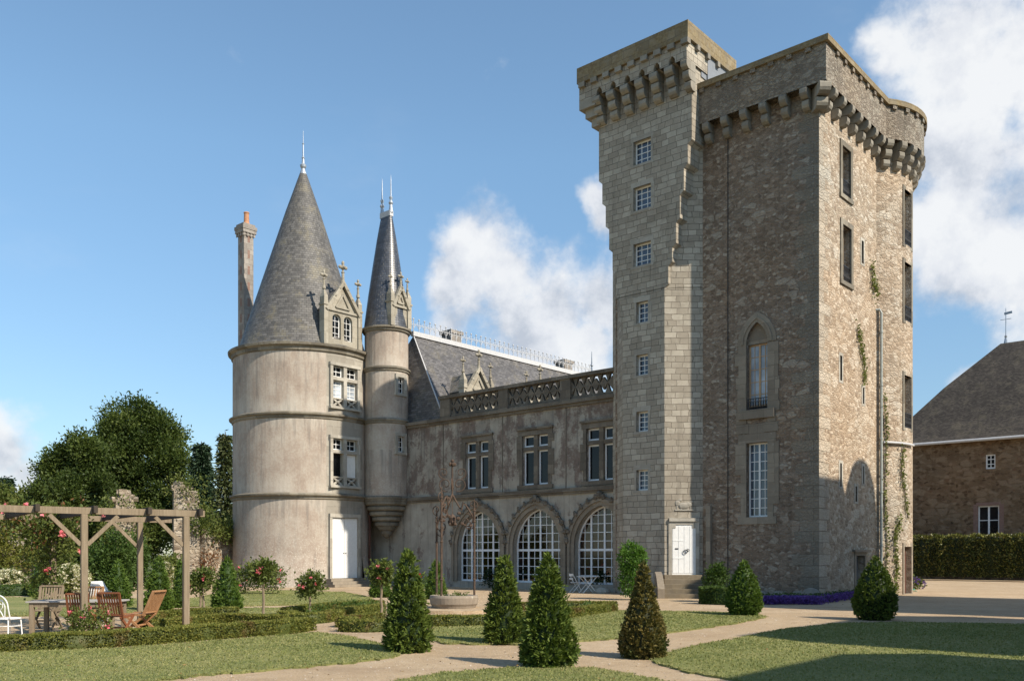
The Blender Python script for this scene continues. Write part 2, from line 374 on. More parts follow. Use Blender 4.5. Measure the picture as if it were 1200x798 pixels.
def plain(name, col, rough=.6, var=.25, spec=.3, metal=0.0, sc=8, bs=.15):
    m, q, p, t = new_mat(name); P = objc(q)
    n = q.noise(P, sc, 5, .65)
    c = q.ramp(n, [(.3, tuple(a*(1-var) for a in col)), (.7, tuple(min(1, a*(1+var*.6)) for a in col))])
    setp(q, p, Base_Color=c, Roughness=rough, Specular_IOR_Level=spec, Metallic=metal, Normal=bump(q, n, bs, .01)); return m
def wood(name, c1, c2, rough=.6, axis=(14, 14, 1.2)):
    m, q, p, t = new_mat(name); P = objc(q)
    n = q.noise(q.scale(P, axis), 2.2, 5, .6); g = q.noise(P, 2, 3, .5)
    c = q.ramp(q.math('ADD', q.math('MULTIPLY', n, .7), q.math('MULTIPLY', g, .3)), [(.3, c1), (.7, c2)])
    setp(q, p, Base_Color=c, Roughness=rough, Normal=bump(q, n, .3, .01)); return m
def glass(name, tint=(.012, .014, .016), rough=.04, spec=.6):
    m, q, p, t = new_mat(name); P = objc(q)
    n = q.noise(P, 1.3, 2, .5)
    c = q.ramp(n, [(.35, tint), (.7, tuple(a*2.2 for a in tint))])
    setp(q, p, Base_Color=c, Roughness=rough, Specular_IOR_Level=spec, Normal=bump(q, q.noise(P, 2.2, 2, .5), .08, .05)); return m
def clear_glass(name):
    m = bpy.data.materials.new(name); m.use_nodes = True; t = m.node_tree; t.nodes.clear(); q = NB(t)
    o = q.n('ShaderNodeOutputMaterial'); g = q.n('ShaderNodeBsdfGlossy', inp={'Roughness': .03, 'Color': (.9, .9, .9, 1)})
    tr = q.n('ShaderNodeBsdfTransparent', inp={'Color': (.80, .83, .82, 1)})
    fr = q.n('ShaderNodeFresnel', inp={'IOR': 1.45})
    ad = q.math('ADD', q.math('MULTIPLY', fr.outputs[0], 1.2), .02, clamp=True)
    mx = q.n('ShaderNodeMixShader', inp={0: ad, 1: tr.outputs[0], 2: g.outputs[0]}); t.links.new(mx.outputs[0], o.inputs[0]); return m
def foliage(name, cols, trans=.25, rough=.55, patch=None, nsc=1.2):
    m, q, p, t = new_mat(name); P = objc(q)
    at_ = q.n('ShaderNodeAttribute', attribute_name='rnd').outputs['Fac']
    n = q.noise(P, nsc, 3, .6)
    f = q.math('ADD', q.math('MULTIPLY', at_, .62), q.math('MULTIPLY', n, .45), clamp=True)
    k = len(cols)-1
    c = q.ramp(f, [(.12+.76*i/k, a) for i, a in enumerate(cols)])
    if patch: c = q.mix(q.smooth(q.noise(P, patch[1], 3, .6), .55, .68), c, patch[0])
    setp(q, p, Base_Color=c, Roughness=rough, Specular_IOR_Level=.22)
    tl = q.n('ShaderNodeBsdfTranslucent', inp={'Color': q.mix(1.0, c, (1.2, 1.3, .6), 'MULTIPLY')})
    mx = q.n('ShaderNodeMixShader', inp={0: trans, 1: p.outputs[0], 2: tl.outputs[0]})
    o = [x for x in t.nodes if x.type == 'OUTPUT_MATERIAL'][0]; t.links.new(mx.outputs[0], o.inputs[0]); return m

M = {}
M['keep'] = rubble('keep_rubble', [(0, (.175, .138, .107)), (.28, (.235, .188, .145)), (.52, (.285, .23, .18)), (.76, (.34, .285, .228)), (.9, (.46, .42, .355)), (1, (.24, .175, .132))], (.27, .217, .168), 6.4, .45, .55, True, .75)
M['keep_sunlit'] = rubble('keep_sunlit_rubble', [(0, (.27, .215, .16)), (.25, (.36, .295, .225)), (.5, (.43, .36, .28)), (.75, (.49, .425, .34)), (.9, (.60, .55, .465)), (1, (.33, .26, .195))], (.42, .35, .265), 5.2, .55, .35, True, .7)  # paler than the front rubble: sunlight on these faces is partly in the colour
M['ashlar'] = ashlar('stair_ashlar', (.285, .248, .195), (.46, .415, .338), (.115, .095, .072), .47, .24, .009, .5, .55, warp=.10, bs=1.0)
M['parapet'] = rubble('parapet_rubble', [(0, (.19, .168, .14)), (.3, (.22, .195, .16)), (.6, (.27, .24, .20)), (.85, (.35, .325, .275)), (1, (.28, .25, .2))], (.235, .205, .17), 6.5, .4, .5)
M['ochre'] = ashlar('lichen_stone', (.16, .13, .09), (.29, .24, .16), (.13, .11, .08), .6, .32, .01, .35, .35, ochre=.8)
M['corbel'] = ashlar('corbel_stone', (.19, .172, .145), (.33, .305, .255), (.16, .14, .11), 3, 3, .001, .4, .5, ochre=.1)
M['surround'] = ashlar('window_stone', (.205, .172, .132), (.31, .265, .205), (.16, .135, .10), 1.2, .55, .006, .25, .35)
M['steps'] = ashlar('step_stone', (.16, .135, .10), (.30, .255, .185), (.12, .10, .07), 1.1, 2, .004, .3, .6, ochre=.2); M['pale_stone'] = ashlar('pale_dressed_stone', (.31, .285, .24), (.47, .44, .375), (.28, .26, .22), 1.0, .5, .005, .25, .35)
M['dark_stone'] = ashlar('weathered_dark_stone', (.105, .09, .072), (.22, .19, .15), (.085, .072, .058), 1.0, .42, .006, .25, .5)
M['string'] = ashlar('string_course_stone', (.12, .108, .088), (.29, .265, .215), (.11, .1, .08), 1.3, 2, .004, .4, .7, ochre=.15)
M['dormer'] = ashlar('dormer_stone', (.26, .238, .19), (.43, .40, .33), (.22, .2, .16), 1.2, .6, .004, .35, .5, ochre=.15)
M['plaster'] = plaster('tower_render'); M['wing'] = plaster_wing('wing_render')
M['bay'] = ashlar('bay_stone', (.29, .26, .215), (.42, .39, .33), (.25, .225, .185), 1.1, .52, .005, .2, .45)
M['slate'] = slate('old_slate', (.105, .10, .093), .35, .55, .55)
M['slate_blue'] = slate('turret_slate', (.045, .05, .062), .6, .12, .36)
M['slate_roof'] = slate('main_slate', (.105, .10, .098), .35, .3, .55)
M['slate_dark'] = slate('barn_slate', (.062, .053, .044), .2, .22, .7, .16, .09)
M['spike'] = plain('dull_zinc', (.36, .40, .45), .45, .2, .4, .4); M['zinc'] = plain('zinc', (.50, .50, .50), .5, .15, .3, 0); M['lead'] = plain('lead', (.33, .36, .39), .4, .25, .5, .6)
M['white'] = plain('white_paint', (.78, .78, .76), .5, .08); M['whitebar'] = plain('white_window_paint', (.72, .73, .74), .5, .08)
M['palewood'] = plain('ochre_window_wood', (.50, .33, .19), .6, .2)
M['glass'] = glass('dark_glass', (.006, .007, .008), .05, .30); M['glass_blue'] = glass('blue_glass', (.03, .04, .06), .05, .9); M['curtain_glass'] = glass('curtained_glass', (.24, .27, .30), .08, .6)
M['clear'] = clear_glass('clear_glass')
M['iron'] = plain('dark_iron', (.03, .03, .032), .5, .3); M['rust'] = plain('rusty_iron', (.088, .060, .044), .8, .4, .2, 0, 14)
M['rustpipe'] = plain('red_brown_pipe', (.10, .042, .03), .6, .3)
M['pipe'] = plain('grey_pipe', (.33, .36, .34), .5, .2)
M['terracotta'] = plain('terracotta', (.44, .22, .12), .8, .2)
M['interior'] = plain('interior_plaster', (.34, .20, .15), .9, .2); M['linen'] = plain('linen', (.62, .60, .54), .9, .12)
M['greywood'] = wood('weathered_wood', (.155, .118, .078), (.28, .222, .152), .85); M['darkwood'] = wood('dark_rafter_wood', (.03, .024, .018), (.075, .06, .045), .9)  # second wood: a much darker tone for the rafters
M['greywood_flat'] = wood('weathered_table_wood', (.24, .22, .20), (.42, .40, .37), .8, (1.2, 14, 14))
M['teak'] = wood('oiled_teak', (.12, .042, .02), (.26, .10, .047), .45)
M['teak_pale'] = wood('pale_teak', (.27, .135, .062), (.42, .24, .12), .5)
M['bark'] = wood('bark', (.05, .042, .034), (.13, .11, .085), .95)
M['grey_render'] = plain('grey_render', (.20, .215, .235), .7, .12); M['stone_basin'] = ashlar('basin_stone', (.26, .215, .165), (.44, .375, .30), (.25, .22, .2), 3, 3, .001, .4, .5)
M['ruin'] = rubble('ruin_rubble', [(0, (.17, .14, .105)), (.3, (.27, .235, .185)), (.6, (.36, .325, .265)), (1, (.45, .41, .34))], (.27, .235, .18), 3.4, .5, .45)
M['barn'] = rubble('barn_rubble', [(0, (.10, .066, .04)), (.3, (.175, .12, .072)), (.6, (.235, .168, .105)), (.85, (.30, .225, .15)), (1, (.19, .115, .07))], (.20, .14, .086), 3.6, .2, .4)
M['brick'] = ashlar('brick', (.25, .145, .115), (.30, .19, .15), (.25, .2, .16), .22, .075, .008, .1, .2, .01)
M['chimney'] = ashlar('chimney_stone', (.22, .195, .17), (.36, .325, .285), (.24, .2, .17), .5, .3, .008, .3, .3)

# ground
def ground_mats():
    m, q, p, t = new_mat('gravel'); P = objc(q)
    n1 = q.noise(P, .35, 5, .6); n2 = q.noise(P, 2.6, 5, .65); n3 = q.noise(P, 55, 3, .7)
    vo = q.n('ShaderNodeTexVoronoi', inp={'Vector': P, 'Scale': 60})
    c = q.ramp(q.math('ADD', q.math('MULTIPLY', n1, .55), q.math('MULTIPLY', n2, .45)), [(.32, (.36, .255, .15)), (.5, (.44, .328, .205)), (.68, (.52, .41, .275))])
    rc = q.n('ShaderNodeSeparateColor', inp={0: vo.outputs['Color']}).outputs[0]
    c = q.mix(q.smooth(rc, .75, 1.0, 0, .5), c, (.55, .47, .38)); c = q.mix(q.smooth(rc, .25, 0.0, 0, .5), c, (.20, .145, .1))
    dk = q.smooth(q.noise(q.scale(P, (.5, 1.3, 1)), .55, 5, .65), .5, .68, 0, .4); c = q.mix(dk, c, (.27, .195, .125))
    wt = q.smooth(q.noise(q.scale(P, (1, 1, 1)), .9, 6, .7), .6, .75, 0, .25); c = q.mix(wt, c, (.27, .235, .12))
    setp(q, p, Base_Color=c, Roughness=.96, Normal=bump(q, q.math('ADD', n3, q.math('MULTIPLY', n2, 2.5)), .7, .035)); M['gravel'] = m
    m, q, p, t = new_mat('lawn_turf'); P = objc(q)
    n1 = q.noise(P, .45, 5, .65); n2 = q.noise(P, 3.2, 5, .7); n3 = q.noise(P, 70, 3, .75)
    f = q.math('ADD', q.math('MULTIPLY', n1, .5), q.math('ADD', q.math('MULTIPLY', n2, .3), q.math('MULTIPLY', n3, .2)))
    c = q.ramp(f, [(.33, (.115, .142, .04)), (.47, (.18, .198, .064)), (.58, (.255, .25, .095)), (.7, (.36, .315, .16))])
    setp(q, p, Base_Color=c, Roughness=.9, Normal=bump(q, q.math('ADD', n3, n2), .8, .03)); M['turf'] = m
    m, q, p, t = new_mat('meadow'); P = objc(q)
    c = q.ramp(q.noise(P, .12, 6, .6), [(.35, (.05, .07, .02)), (.65, (.12, .125, .045))]); setp(q, p, Base_Color=c, Roughness=.95); M['meadow'] = m
    m, q, p, t = new_mat('bed_soil'); P = objc(q)
    c = q.ramp(q.noise(P, 5, 6, .7), [(.35, (.06, .05, .025)), (.65, (.13, .12, .05))]); setp(q, p, Base_Color=c, Roughness=.95, Normal=bump(q, q.noise(P, 20, 4, .7), .6, .04)); M['soil'] = m
ground_mats()
def grass_mat():
    m = foliage('grass_blades', [(.12, .145, .038), (.175, .195, .058), (.245, .245, .09), (.33, .30, .14)], .2, .6, nsc=.45); return m
M['blades'] = grass_mat()
M['yew'] = foliage('yew', [(.016, .032, .008), (.062, .096, .017), (.115, .158, .028), (.175, .215, .046)], .15)
M['yew_light'] = foliage('light_cypress', [(.035, .068, .012), (.07, .118, .02), (.105, .165, .028), (.15, .21, .045)], .2)
M['yew_brown'] = foliage('bronzed_yew', [(.03, .034, .010), (.095, .088, .024), (.165, .135, .04), (.26, .19, .065)], .12, patch=((.055, .075, .02), 2.2))
M['box'] = foliage('box_leaves', [(.06, .075, .014), (.115, .130, .024), (.175, .18, .038), (.23, .21, .055)], .2, patch=((.13, .095, .03), 1.6))
M['oak'] = foliage('oak_leaves', [(.012, .024, .006), (.036, .058, .013), (.072, .102, .021), (.135, .16, .04)], .25)
M['conifer'] = foliage('conifer_needles', [(.012, .028, .016), (.026, .05, .025), (.045, .075, .035)], .1)
M['spruce'] = foliage('pale_conifer_needles', [(.03, .045, .016), (.06, .078, .027), (.11, .115, .045)], .15)
M['shrub'] = foliage('shrub_leaves', [(.028, .055, .012), (.058, .10, .022), (.10, .15, .034)], .25)
M['bright'] = foliage('bright_shrub_leaves', [(.035, .085, .012), (.07, .15, .022), (.12, .22, .04)], .3)
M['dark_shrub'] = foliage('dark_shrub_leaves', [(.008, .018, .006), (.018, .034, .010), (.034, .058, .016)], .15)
M['ivy'] = foliage('ivy_leaves', [(.035, .06, .014), (.075, .105, .024), (.135, .155, .038), (.20, .19, .06)], .25)
M['ivy_yellow'] = foliage('yellow_ivy_leaves', [(.075, .095, .020), (.15, .16, .034), (.24, .22, .055)], .3)
M['creeper'] = foliage('creeper_leaves', [(.08, .10, .03), (.15, .17, .05), (.23, .24, .085)], .25); M['laurel'] = foliage('laurel_leaves', [(.025, .033, .010), (.075, .085, .02), (.15, .155, .042), (.27, .245, .09)], .15, .3)
M['rose_leaf'] = foliage('rose_leaves', [(.04, .06, .015), (.10, .13, .03), (.165, .185, .05)], .25)
M['pink'] = foliage('pink_petals', [(.62, .09, .14), (.75, .20, .24), (.80, .32, .34)], .3)
M['red'] = foliage('red_petals', [(.55, .03, .02), (.7, .07, .04)], .3)
M['cream'] = foliage('cream_blossom', [(.40, .38, .24), (.58, .54, .40), (.72, .69, .56)], .3)
M['purple'] = foliage('purple_petals', [(.07, .03, .19), (.13, .06, .31), (.20, .11, .42)], .3)
M['rusty_leaf'] = foliage('reddish_leaves', [(.10, .04, .02), (.17, .075, .035), (.2, .13, .05)], .25)

# ------------------------------------------------------------------ foliage in numpy
def raw_mesh(name, V, quads, mat, parent=None, rnd=None, tris=None):
    me = bpy.data.meshes.new(name); nq = len(quads); ntr = 0 if tris is None else len(tris)
    me.vertices.add(len(V)); me.vertices.foreach_set('co', np.asarray(V, dtype=np.float32).ravel())
    idx = np.asarray(quads, dtype=np.int32).ravel() if nq else np.zeros(0, np.int32)
    st = np.arange(nq, dtype=np.int32)*4
    if ntr:
        st = np.concatenate([st, nq*4+np.arange(ntr, dtype=np.int32)*3]); idx = np.concatenate([idx, np.asarray(tris, dtype=np.int32).ravel()])
    me.loops.add(len(idx)); me.loops.foreach_set('vertex_index', idx)
    me.polygons.add(nq+ntr); me.polygons.foreach_set('loop_start', st)
    me.update(calc_edges=True); me.validate()
    a = me.attributes.new('rnd', 'FLOAT', 'FACE')
    if rnd is None: rnd = rng.random(nq+ntr)
    a.data.foreach_set('value', np.asarray(rnd, dtype=np.float32))
    me.materials.append(mat)
    o = bpy.data.objects.new(name, me); COL.objects.link(o)
    if parent is not None: o.parent = parent
    return o
def nrm(a): return a/np.maximum(np.linalg.norm(a, axis=1, keepdims=True), 1e-9)
def leaves(P, N, L, Wd, spread=.8, up=0.0, flat=0.0):
    """rhombic leaves at P growing along N with spread; returns verts, quads. flat>0 lays the blade across N instead"""
    n = len(P); r = rng.normal(size=(n, 3)); a = nrm(N+spread*nrm(r)+np.array([0, 0, up]))
    if flat > 0: 
        t = nrm(np.cross(N, rng.normal(size=(n, 3)))); a = nrm(t*flat+a*(1-flat))
    s = nrm(np.cross(a, rng.normal(size=(n, 3))*.6+N*(1.2 if flat else 0)+1e-3))
    L = (L*(.65+.7*rng.random(n)))[:, None]; Wd = (Wd*(.7+.6*rng.random(n)))[:, None]
    V = np.stack([P, P+a*L*.5+s*Wd*.5, P+a*L, P+a*L*.5-s*Wd*.5], axis=1).reshape(-1, 3)
    return V, np.arange(n*4).reshape(n, 4)
class Leaf:
    def __init__(s): s.V = []; s.Q = []; s.r = []; s.n = 0
    def add(s, V, Q, r=None):
        s.V.append(V); s.Q.append(Q+s.n); s.n += len(V); s.r.append(rng.random(len(Q)) if r is None else r)
    def build(s, name, mat, parent=None):
        return raw_mesh(name, np.concatenate(s.V), np.concatenate(s.Q), mat, parent, np.concatenate(s.r))
def revolve_core(prof, n=20, k=.9):
    V = []; Q = []
    for (r, z) in prof:
        for i in range(n): V.append((r*k*math.cos(2*PI*i/n), r*k*math.sin(2*PI*i/n), z))
    for j in range(len(prof)-1):
        for i in range(n): Q.append((j*n+i, j*n+(i+1) % n, (j+1)*n+(i+1) % n, (j+1)*n+i))
    return np.array(V), np.array(Q)
def topiary(loc, h, r, shape, mat, label, name='topiary_cone', n=5200, L=.085, Wd=.03, group='clipped yew cones along the paths', rough=.07, cat='topiary'):
    o = None; lf = Leaf()
    # shape: list of (fraction of height, fraction of radius)
    zs = np.array([a for a, _ in shape])*h; rs = np.array([c for _, c in shape])*r
    prof = [(max(.01, np.interp(z, zs, rs)), z) for z in np.linspace(zs[0], zs[-1], 18)]
    n = int(n*1.7); V, Q = revolve_core(prof, 20, .80); V[:, 2] *= .97
    lf.add(V, Q, np.full(len(Q), -.5))
    zz = np.linspace(zs[0], zs[-1], 300); ar = np.interp(zz, zs, rs)+.03; cdf = np.cumsum(ar); cdf /= cdf[-1]
    kc = 7; nc = n//kc; n = nc*kc; z = np.interp(rng.random(nc), cdf, zz); a = rng.random(nc)*2*PI; rr = np.interp(z, zs, rs)
    ph = rng.random(6)*6.28
    lump = 1+1.5*rough*(np.sin(3*a+ph[0]+z*4)*.5+np.sin(5*a+ph[1]-z*7)*.5+np.sin(9*a+ph[2]+z*11)*.35+np.sin(14*a+z*23+ph[3])*.3)
    dz = np.gradient(np.interp(zz, zs, rs), zz); sl = np.interp(z, zz, dz)
    N = nrm(np.stack([np.cos(a), np.sin(a), -sl], 1))
    dep = rng.random(nc)**1.5*L*1.5-L*.25-(rng.random(nc) < .05)*L*rng.random(nc)*.9
    P = np.stack([np.cos(a)*rr*lump, np.sin(a)*rr*lump, z], 1)-N*(dep+L*.6)[:, None]
    N = nrm(N+.45*rng.normal(size=(nc, 3))+np.array([0, 0, .35])); tone = rng.random(nc)
    P = np.repeat(P, kc, 0)+rng.normal(size=(n, 3))*L*.16; N = np.repeat(N, kc, 0)
    V, Q = leaves(P, N, np.full(n, L), np.full(n, Wd), .55, .1)
    lf.add(V, Q, np.clip(.45*rng.random(n)+.55*np.repeat(tone, kc), 0, 1))
    o = lf.build(name, mat); o.location = loc; o.rotation_euler.z = random.random()*6
    return tag(o, label, cat, group)
CONE = [(0, .80), (.04, .93), (.14, 1), (.35, .86), (.6, .62), (.8, .42), (.93, .24), (.985, .10), (1, .02)]
EGG = [(0, .58), (.05, .80), (.18, .98), (.32, 1), (.5, .86), (.7, .60), (.86, .34), (.96, .15), (1, .03)]
BELL = [(0, .80), (.06, .96), (.16, 1), (.32, .90), (.5, .66), (.68, .46), (.85, .30), (.95, .20), (1, .06)]
COLM = [(0, .5), (.1, .75), (.3, .92), (.6, 1), (.85, .95), (.95, .75), (1, .35)]

def lobes(P0, lobs, n, leaf, mat_leaf, cl=.45, per=34, inner=.55, squash=.9, width=.5):
    """leaf clumps spread through ellipsoid lobes; lobs = (centre, (rx,ry,rz))"""
    lf = Leaf(); vol = np.array([rx*ry+ry*rz+rx*rz for _, (rx, ry, rz) in lobs]); vol = vol/vol.sum()
    for (c, rad), w in zip(lobs, vol):
        k = max(4, int(n*w/per)); d = nrm(rng.normal(size=(k, 3))); u = inner+(1-inner)*rng.random(k)**.6
        cc = np.array(c)+d*np.array(rad)*u[:, None]
        pp = np.repeat(cc, per, 0); m = len(pp)
        off = rng.normal(size=(m, 3))*cl*np.array([1, 1, squash])*.55
        N = nrm(off+np.repeat(d, per, 0)*cl*.5+np.array([0, 0, cl*.3]))
        V, Q = leaves(pp+off, N, np.full(m, leaf), np.full(m, leaf*width), .9, .1)
        tone = np.repeat(rng.random(k), per); lt = rng.random()
        lf.add(V, Q, np.clip(.35*lt+.3*tone+.35*rng.random(m), 0, 1))
    return lf
def branch_tube(mb, p, q, r0, r1, wob=.06, n=6, sides=7):
    p, q = Vector(p), Vector(q); L = (q-p).length; pts = []; rs = []
    for i in range(n+1):
        f = i/n; o = Vector((random.gauss(0, 1), random.gauss(0, 1), random.gauss(0, .5)))*wob*L*math.sin(f*PI)*.5
        pts.append(p.lerp(q, f)+o); rs.append(r0+(r1-r0)*f)
    mb.tube(pts, rs, sides)
def tree(name, label, loc, lobs, n, leaf, mat, trunk_r, fork, cl=.6, group=None, per=34, cat='tree', inner=.5):
    t = thing(name, label, cat, loc, 0, group); sub = []
    for c, rad in lobs:
        for k in range(9):
            d = nrm(rng.normal(size=(1, 3))+np.array([[0, -.25, .25]]))[0]; f = random.uniform(.36, .56)
            sub.append((tuple(np.array(c)+d*np.array(rad)*.72), (rad[0]*f, rad[1]*f, rad[2]*f*.85)))
    lf = lobes(None, sub, n, leaf, mat, cl*.7, per//3, inner, .8); lf.build('crown', mat, t)
    mb = MB(); branch_tube(mb, (0, 0, -.1), (0, 0, fork), trunk_r, trunk_r*.72, .03, 6, 10)
    for (c, rad) in lobs:
        branch_tube(mb, (0, 0, fork*random.uniform(.8, 1)), Vector(c)+Vector((0, 0, -rad[2]*.2)), trunk_r*.45, trunk_r*.08, .12)
        for k in range(3):
            d = Vector((random.gauss(0, 1), random.gauss(0, 1), random.gauss(.3, .6))).normalized()
            branch_tube(mb, Vector(c)+Vector((0, 0, -rad[2]*.2)), Vector(c)+Vector((d.x*rad[0], d.y*rad[1], d.z*rad[2]))*.85, trunk_r*.12, trunk_r*.03, .1, 4, 5)
    mb.fr = Matrix.Translation(Vector(loc)); mb.build('trunk', M['bark'], t); return t
def shrub(name, label, loc, lobs, n, leaf, mat, cl=.16, group=None, cat='shrub', per=20, flowers=None, inner=.35):
    lf = lobes(None, lobs, n, leaf, mat, cl, per, inner)
    mb = MB()
    if flowers is None:
        o = lf.build(name, mat); o.location = loc; return tag(o, label, cat, group)
    t = thing(name, label, cat, loc, 0, group); lf.build('foliage', mat, t)
    fl = Leaf(); fm, fn, fs = flowers
    for k in range(fn):
        c, rad = lobs[rng.integers(len(lobs))]; d = nrm(rng.normal(size=(1, 3))+np.array([[.4, -.9, .5]]))[0]; p = np.array(c)+d*np.array(rad)*1.03
        P = np.repeat(p[None], 9, 0)+rng.normal(size=(9, 3))*fs*.15
        V, Q = leaves(P, np.repeat(d[None], 9, 0), np.full(9, fs*.7), np.full(9, fs*.6), 1.3); fl.add(V, Q)
    fl.build('blossom', fm, t); return t

# ------------------------------------------------------------------ wall, opening and window builders
def flat_map(o, ang):
    """wall coordinates (s along, z up, d inward) in the castle frame; ang = direction of +s"""
    tx, ty = math.cos(ang), math.sin(ang); nx, ny = -ty, tx      # inward normal is left of +s when the outside is on the right
    return lambda s, z, d=0.0: Vector((o[0]+tx*s+nx*d, o[1]+ty*s+ny*d, z))
def arch_z(s, sc, w, zs, h):
    c = (h*h-w*w)/(2*w); rr = w+c; x = abs(s-sc)+c
    return zs+math.sqrt(max(0, rr*rr-x*x))
def arch_w(z, sc, w, zs, h):
    if z <= zs: return w
    c = (h*h-w*w)/(2*w); rr = w+c; return max(0, math.sqrt(max(0, rr*rr-(z-zs)**2))-c)
def arch_pts(sc, w, zs, h, n=14):
    c = (h*h-w*w)/(2*w); rr = w+c; tm = math.acos(c/rr)
    L = [(sc+c-rr*math.cos(tm*i/n), zs+rr*math.sin(tm*i/n)) for i in range(n+1)]
    return L+[(2*sc-s, z) for s, z in L[-2::-1]]
def wall(mb, mp, s0, s1, z0, z1, ops, depth=.3, step=None, wuv=None):
    """flat or curved wall with rectangular / pointed-arch openings and their reveals; ops: (s0,s1,z0,z1[,spring])"""
    ss = sorted({s0, s1, *[o[0] for o in ops], *[o[1] for o in ops]}); zz = sorted({z0, z1, *[o[2] for o in ops], *[o[3] for o in ops]})
    if step:
        e = []
        for a, c in zip(ss[:-1], ss[1:]):
            k = max(1, int((c-a)/step)); e += [a+(c-a)*i/k for i in range(k)]
        ss = e+[ss[-1]]
    def q(a, c, d, e, sm=False):
        mb.face([mp(*x) for x in (a, c, d, e)], [(x[0]+(x[2] if len(x) > 2 else 0), x[1]) for x in (a, c, d, e)], sm)
    for a, c in zip(ss[:-1], ss[1:]):
        for d, e in zip(zz[:-1], zz[1:]):
            m_, n_ = (a+c)/2, (d+e)/2
            if any(o[0] < m_ < o[1] and o[2] < n_ < o[3] for o in ops): continue
            q((a, d), (c, d), (c, e), (a, e), bool(step))
    for o in ops:
        a, c, d, e = o[:4]
        if len(o) > 4:
            zs = o[4]; pts = arch_pts((a+c)/2, (c-a)/2, zs, e-zs)
            for (p, r), (u, v) in zip(pts[:-1], pts[1:]):
                q((p, r), (u, v), (u, e), (p, e)); mb.face([mp(p, r, 0), mp(p, r, depth), mp(u, v, depth), mp(u, v, 0)])
            top = zs
        else:
            top = e; mb.face([mp(a, e, 0), mp(a, e, depth), mp(c, e, depth), mp(c, e, 0)])
        q((a, d, 0), (a, d, depth), (a, top, depth), (a, top, 0)); q((c, d, depth), (c, d, 0), (c, top, 0), (c, top, depth))
        mb.face([mp(a, d, depth), mp(a, d, 0), mp(c, d, 0), mp(c, d, depth)])
def mbox(mb, mp, s0, s1, z0, z1, d0, d1):
    p = [mp(s, z, d) for d in (d0, d1) for z in (z0, z1) for s in (s0, s1)]
    for q in ((0, 1, 3, 2), (5, 4, 6, 7), (4, 0, 2, 6), (1, 5, 7, 3), (2, 3, 7, 6), (4, 5, 1, 0)): mb.face([p[i] for i in q])
def surround(mb, mp, s0, s1, z0, z1, w, proud, back=.02, sill=.0, irregular=False, head=None):
    """stone frame round an opening, butted pieces"""
    h = head or w
    mbox(mb, mp, s0-w, s1+w, z1, z1+h, -proud, back); mbox(mb, mp, s0-w-sill, s1+w+sill, z0-w*.8, z0, -proud-sill*.6, back)
    if irregular:
        z = z0
        while z < z1-.01:
            e = min(z1, z+random.uniform(.3, .5)); a = random.choice((w*.7, w*1.35)); c = random.choice((w*.7, w*1.35))
            mbox(mb, mp, s0-a, s0, z, e-.006, -proud, back); mbox(mb, mp, s1, s1+c, z, e-.006, -proud, back); z = e
    else:
        mbox(mb, mp, s0-w, s0, z0, z1, -proud, back); mbox(mb, mp, s1, s1+w, z0, z1, -proud, back)
def arch_band(mb, mp, sc, w, zs, h, z0, t0, t1, d0, d1, n=14):
    """moulding following a pointed opening, from offset t0 to t1"""
    A = [(sc-w-t0, z0)]+arch_pts(sc, w+t0, zs, h+t0*1.05, n)+[(sc+w+t0, z0)]; B = [(sc-w-t1, z0)]+arch_pts(sc, w+t1, zs, h+t1*1.05, n)+[(sc+w+t1, z0)]
    for (a, b_), (c, d), (e, f), (g, k) in zip(A[:-1], A[1:], B[:-1], B[1:]):
        mb.face([mp(a[0] if False else a, b_, d0) for a, b_ in ((a, b_), (c, d))]+[mp(g, k, d0), mp(e, f, d0)])
        mb.face([mp(e, f, d0), mp(g, k, d0), mp(g, k, d1), mp(e, f, d1)]); mb.face([mp(c, d, d0), mp(a, b_, d0), mp(a, b_, d1), mp(c, d, d1)])
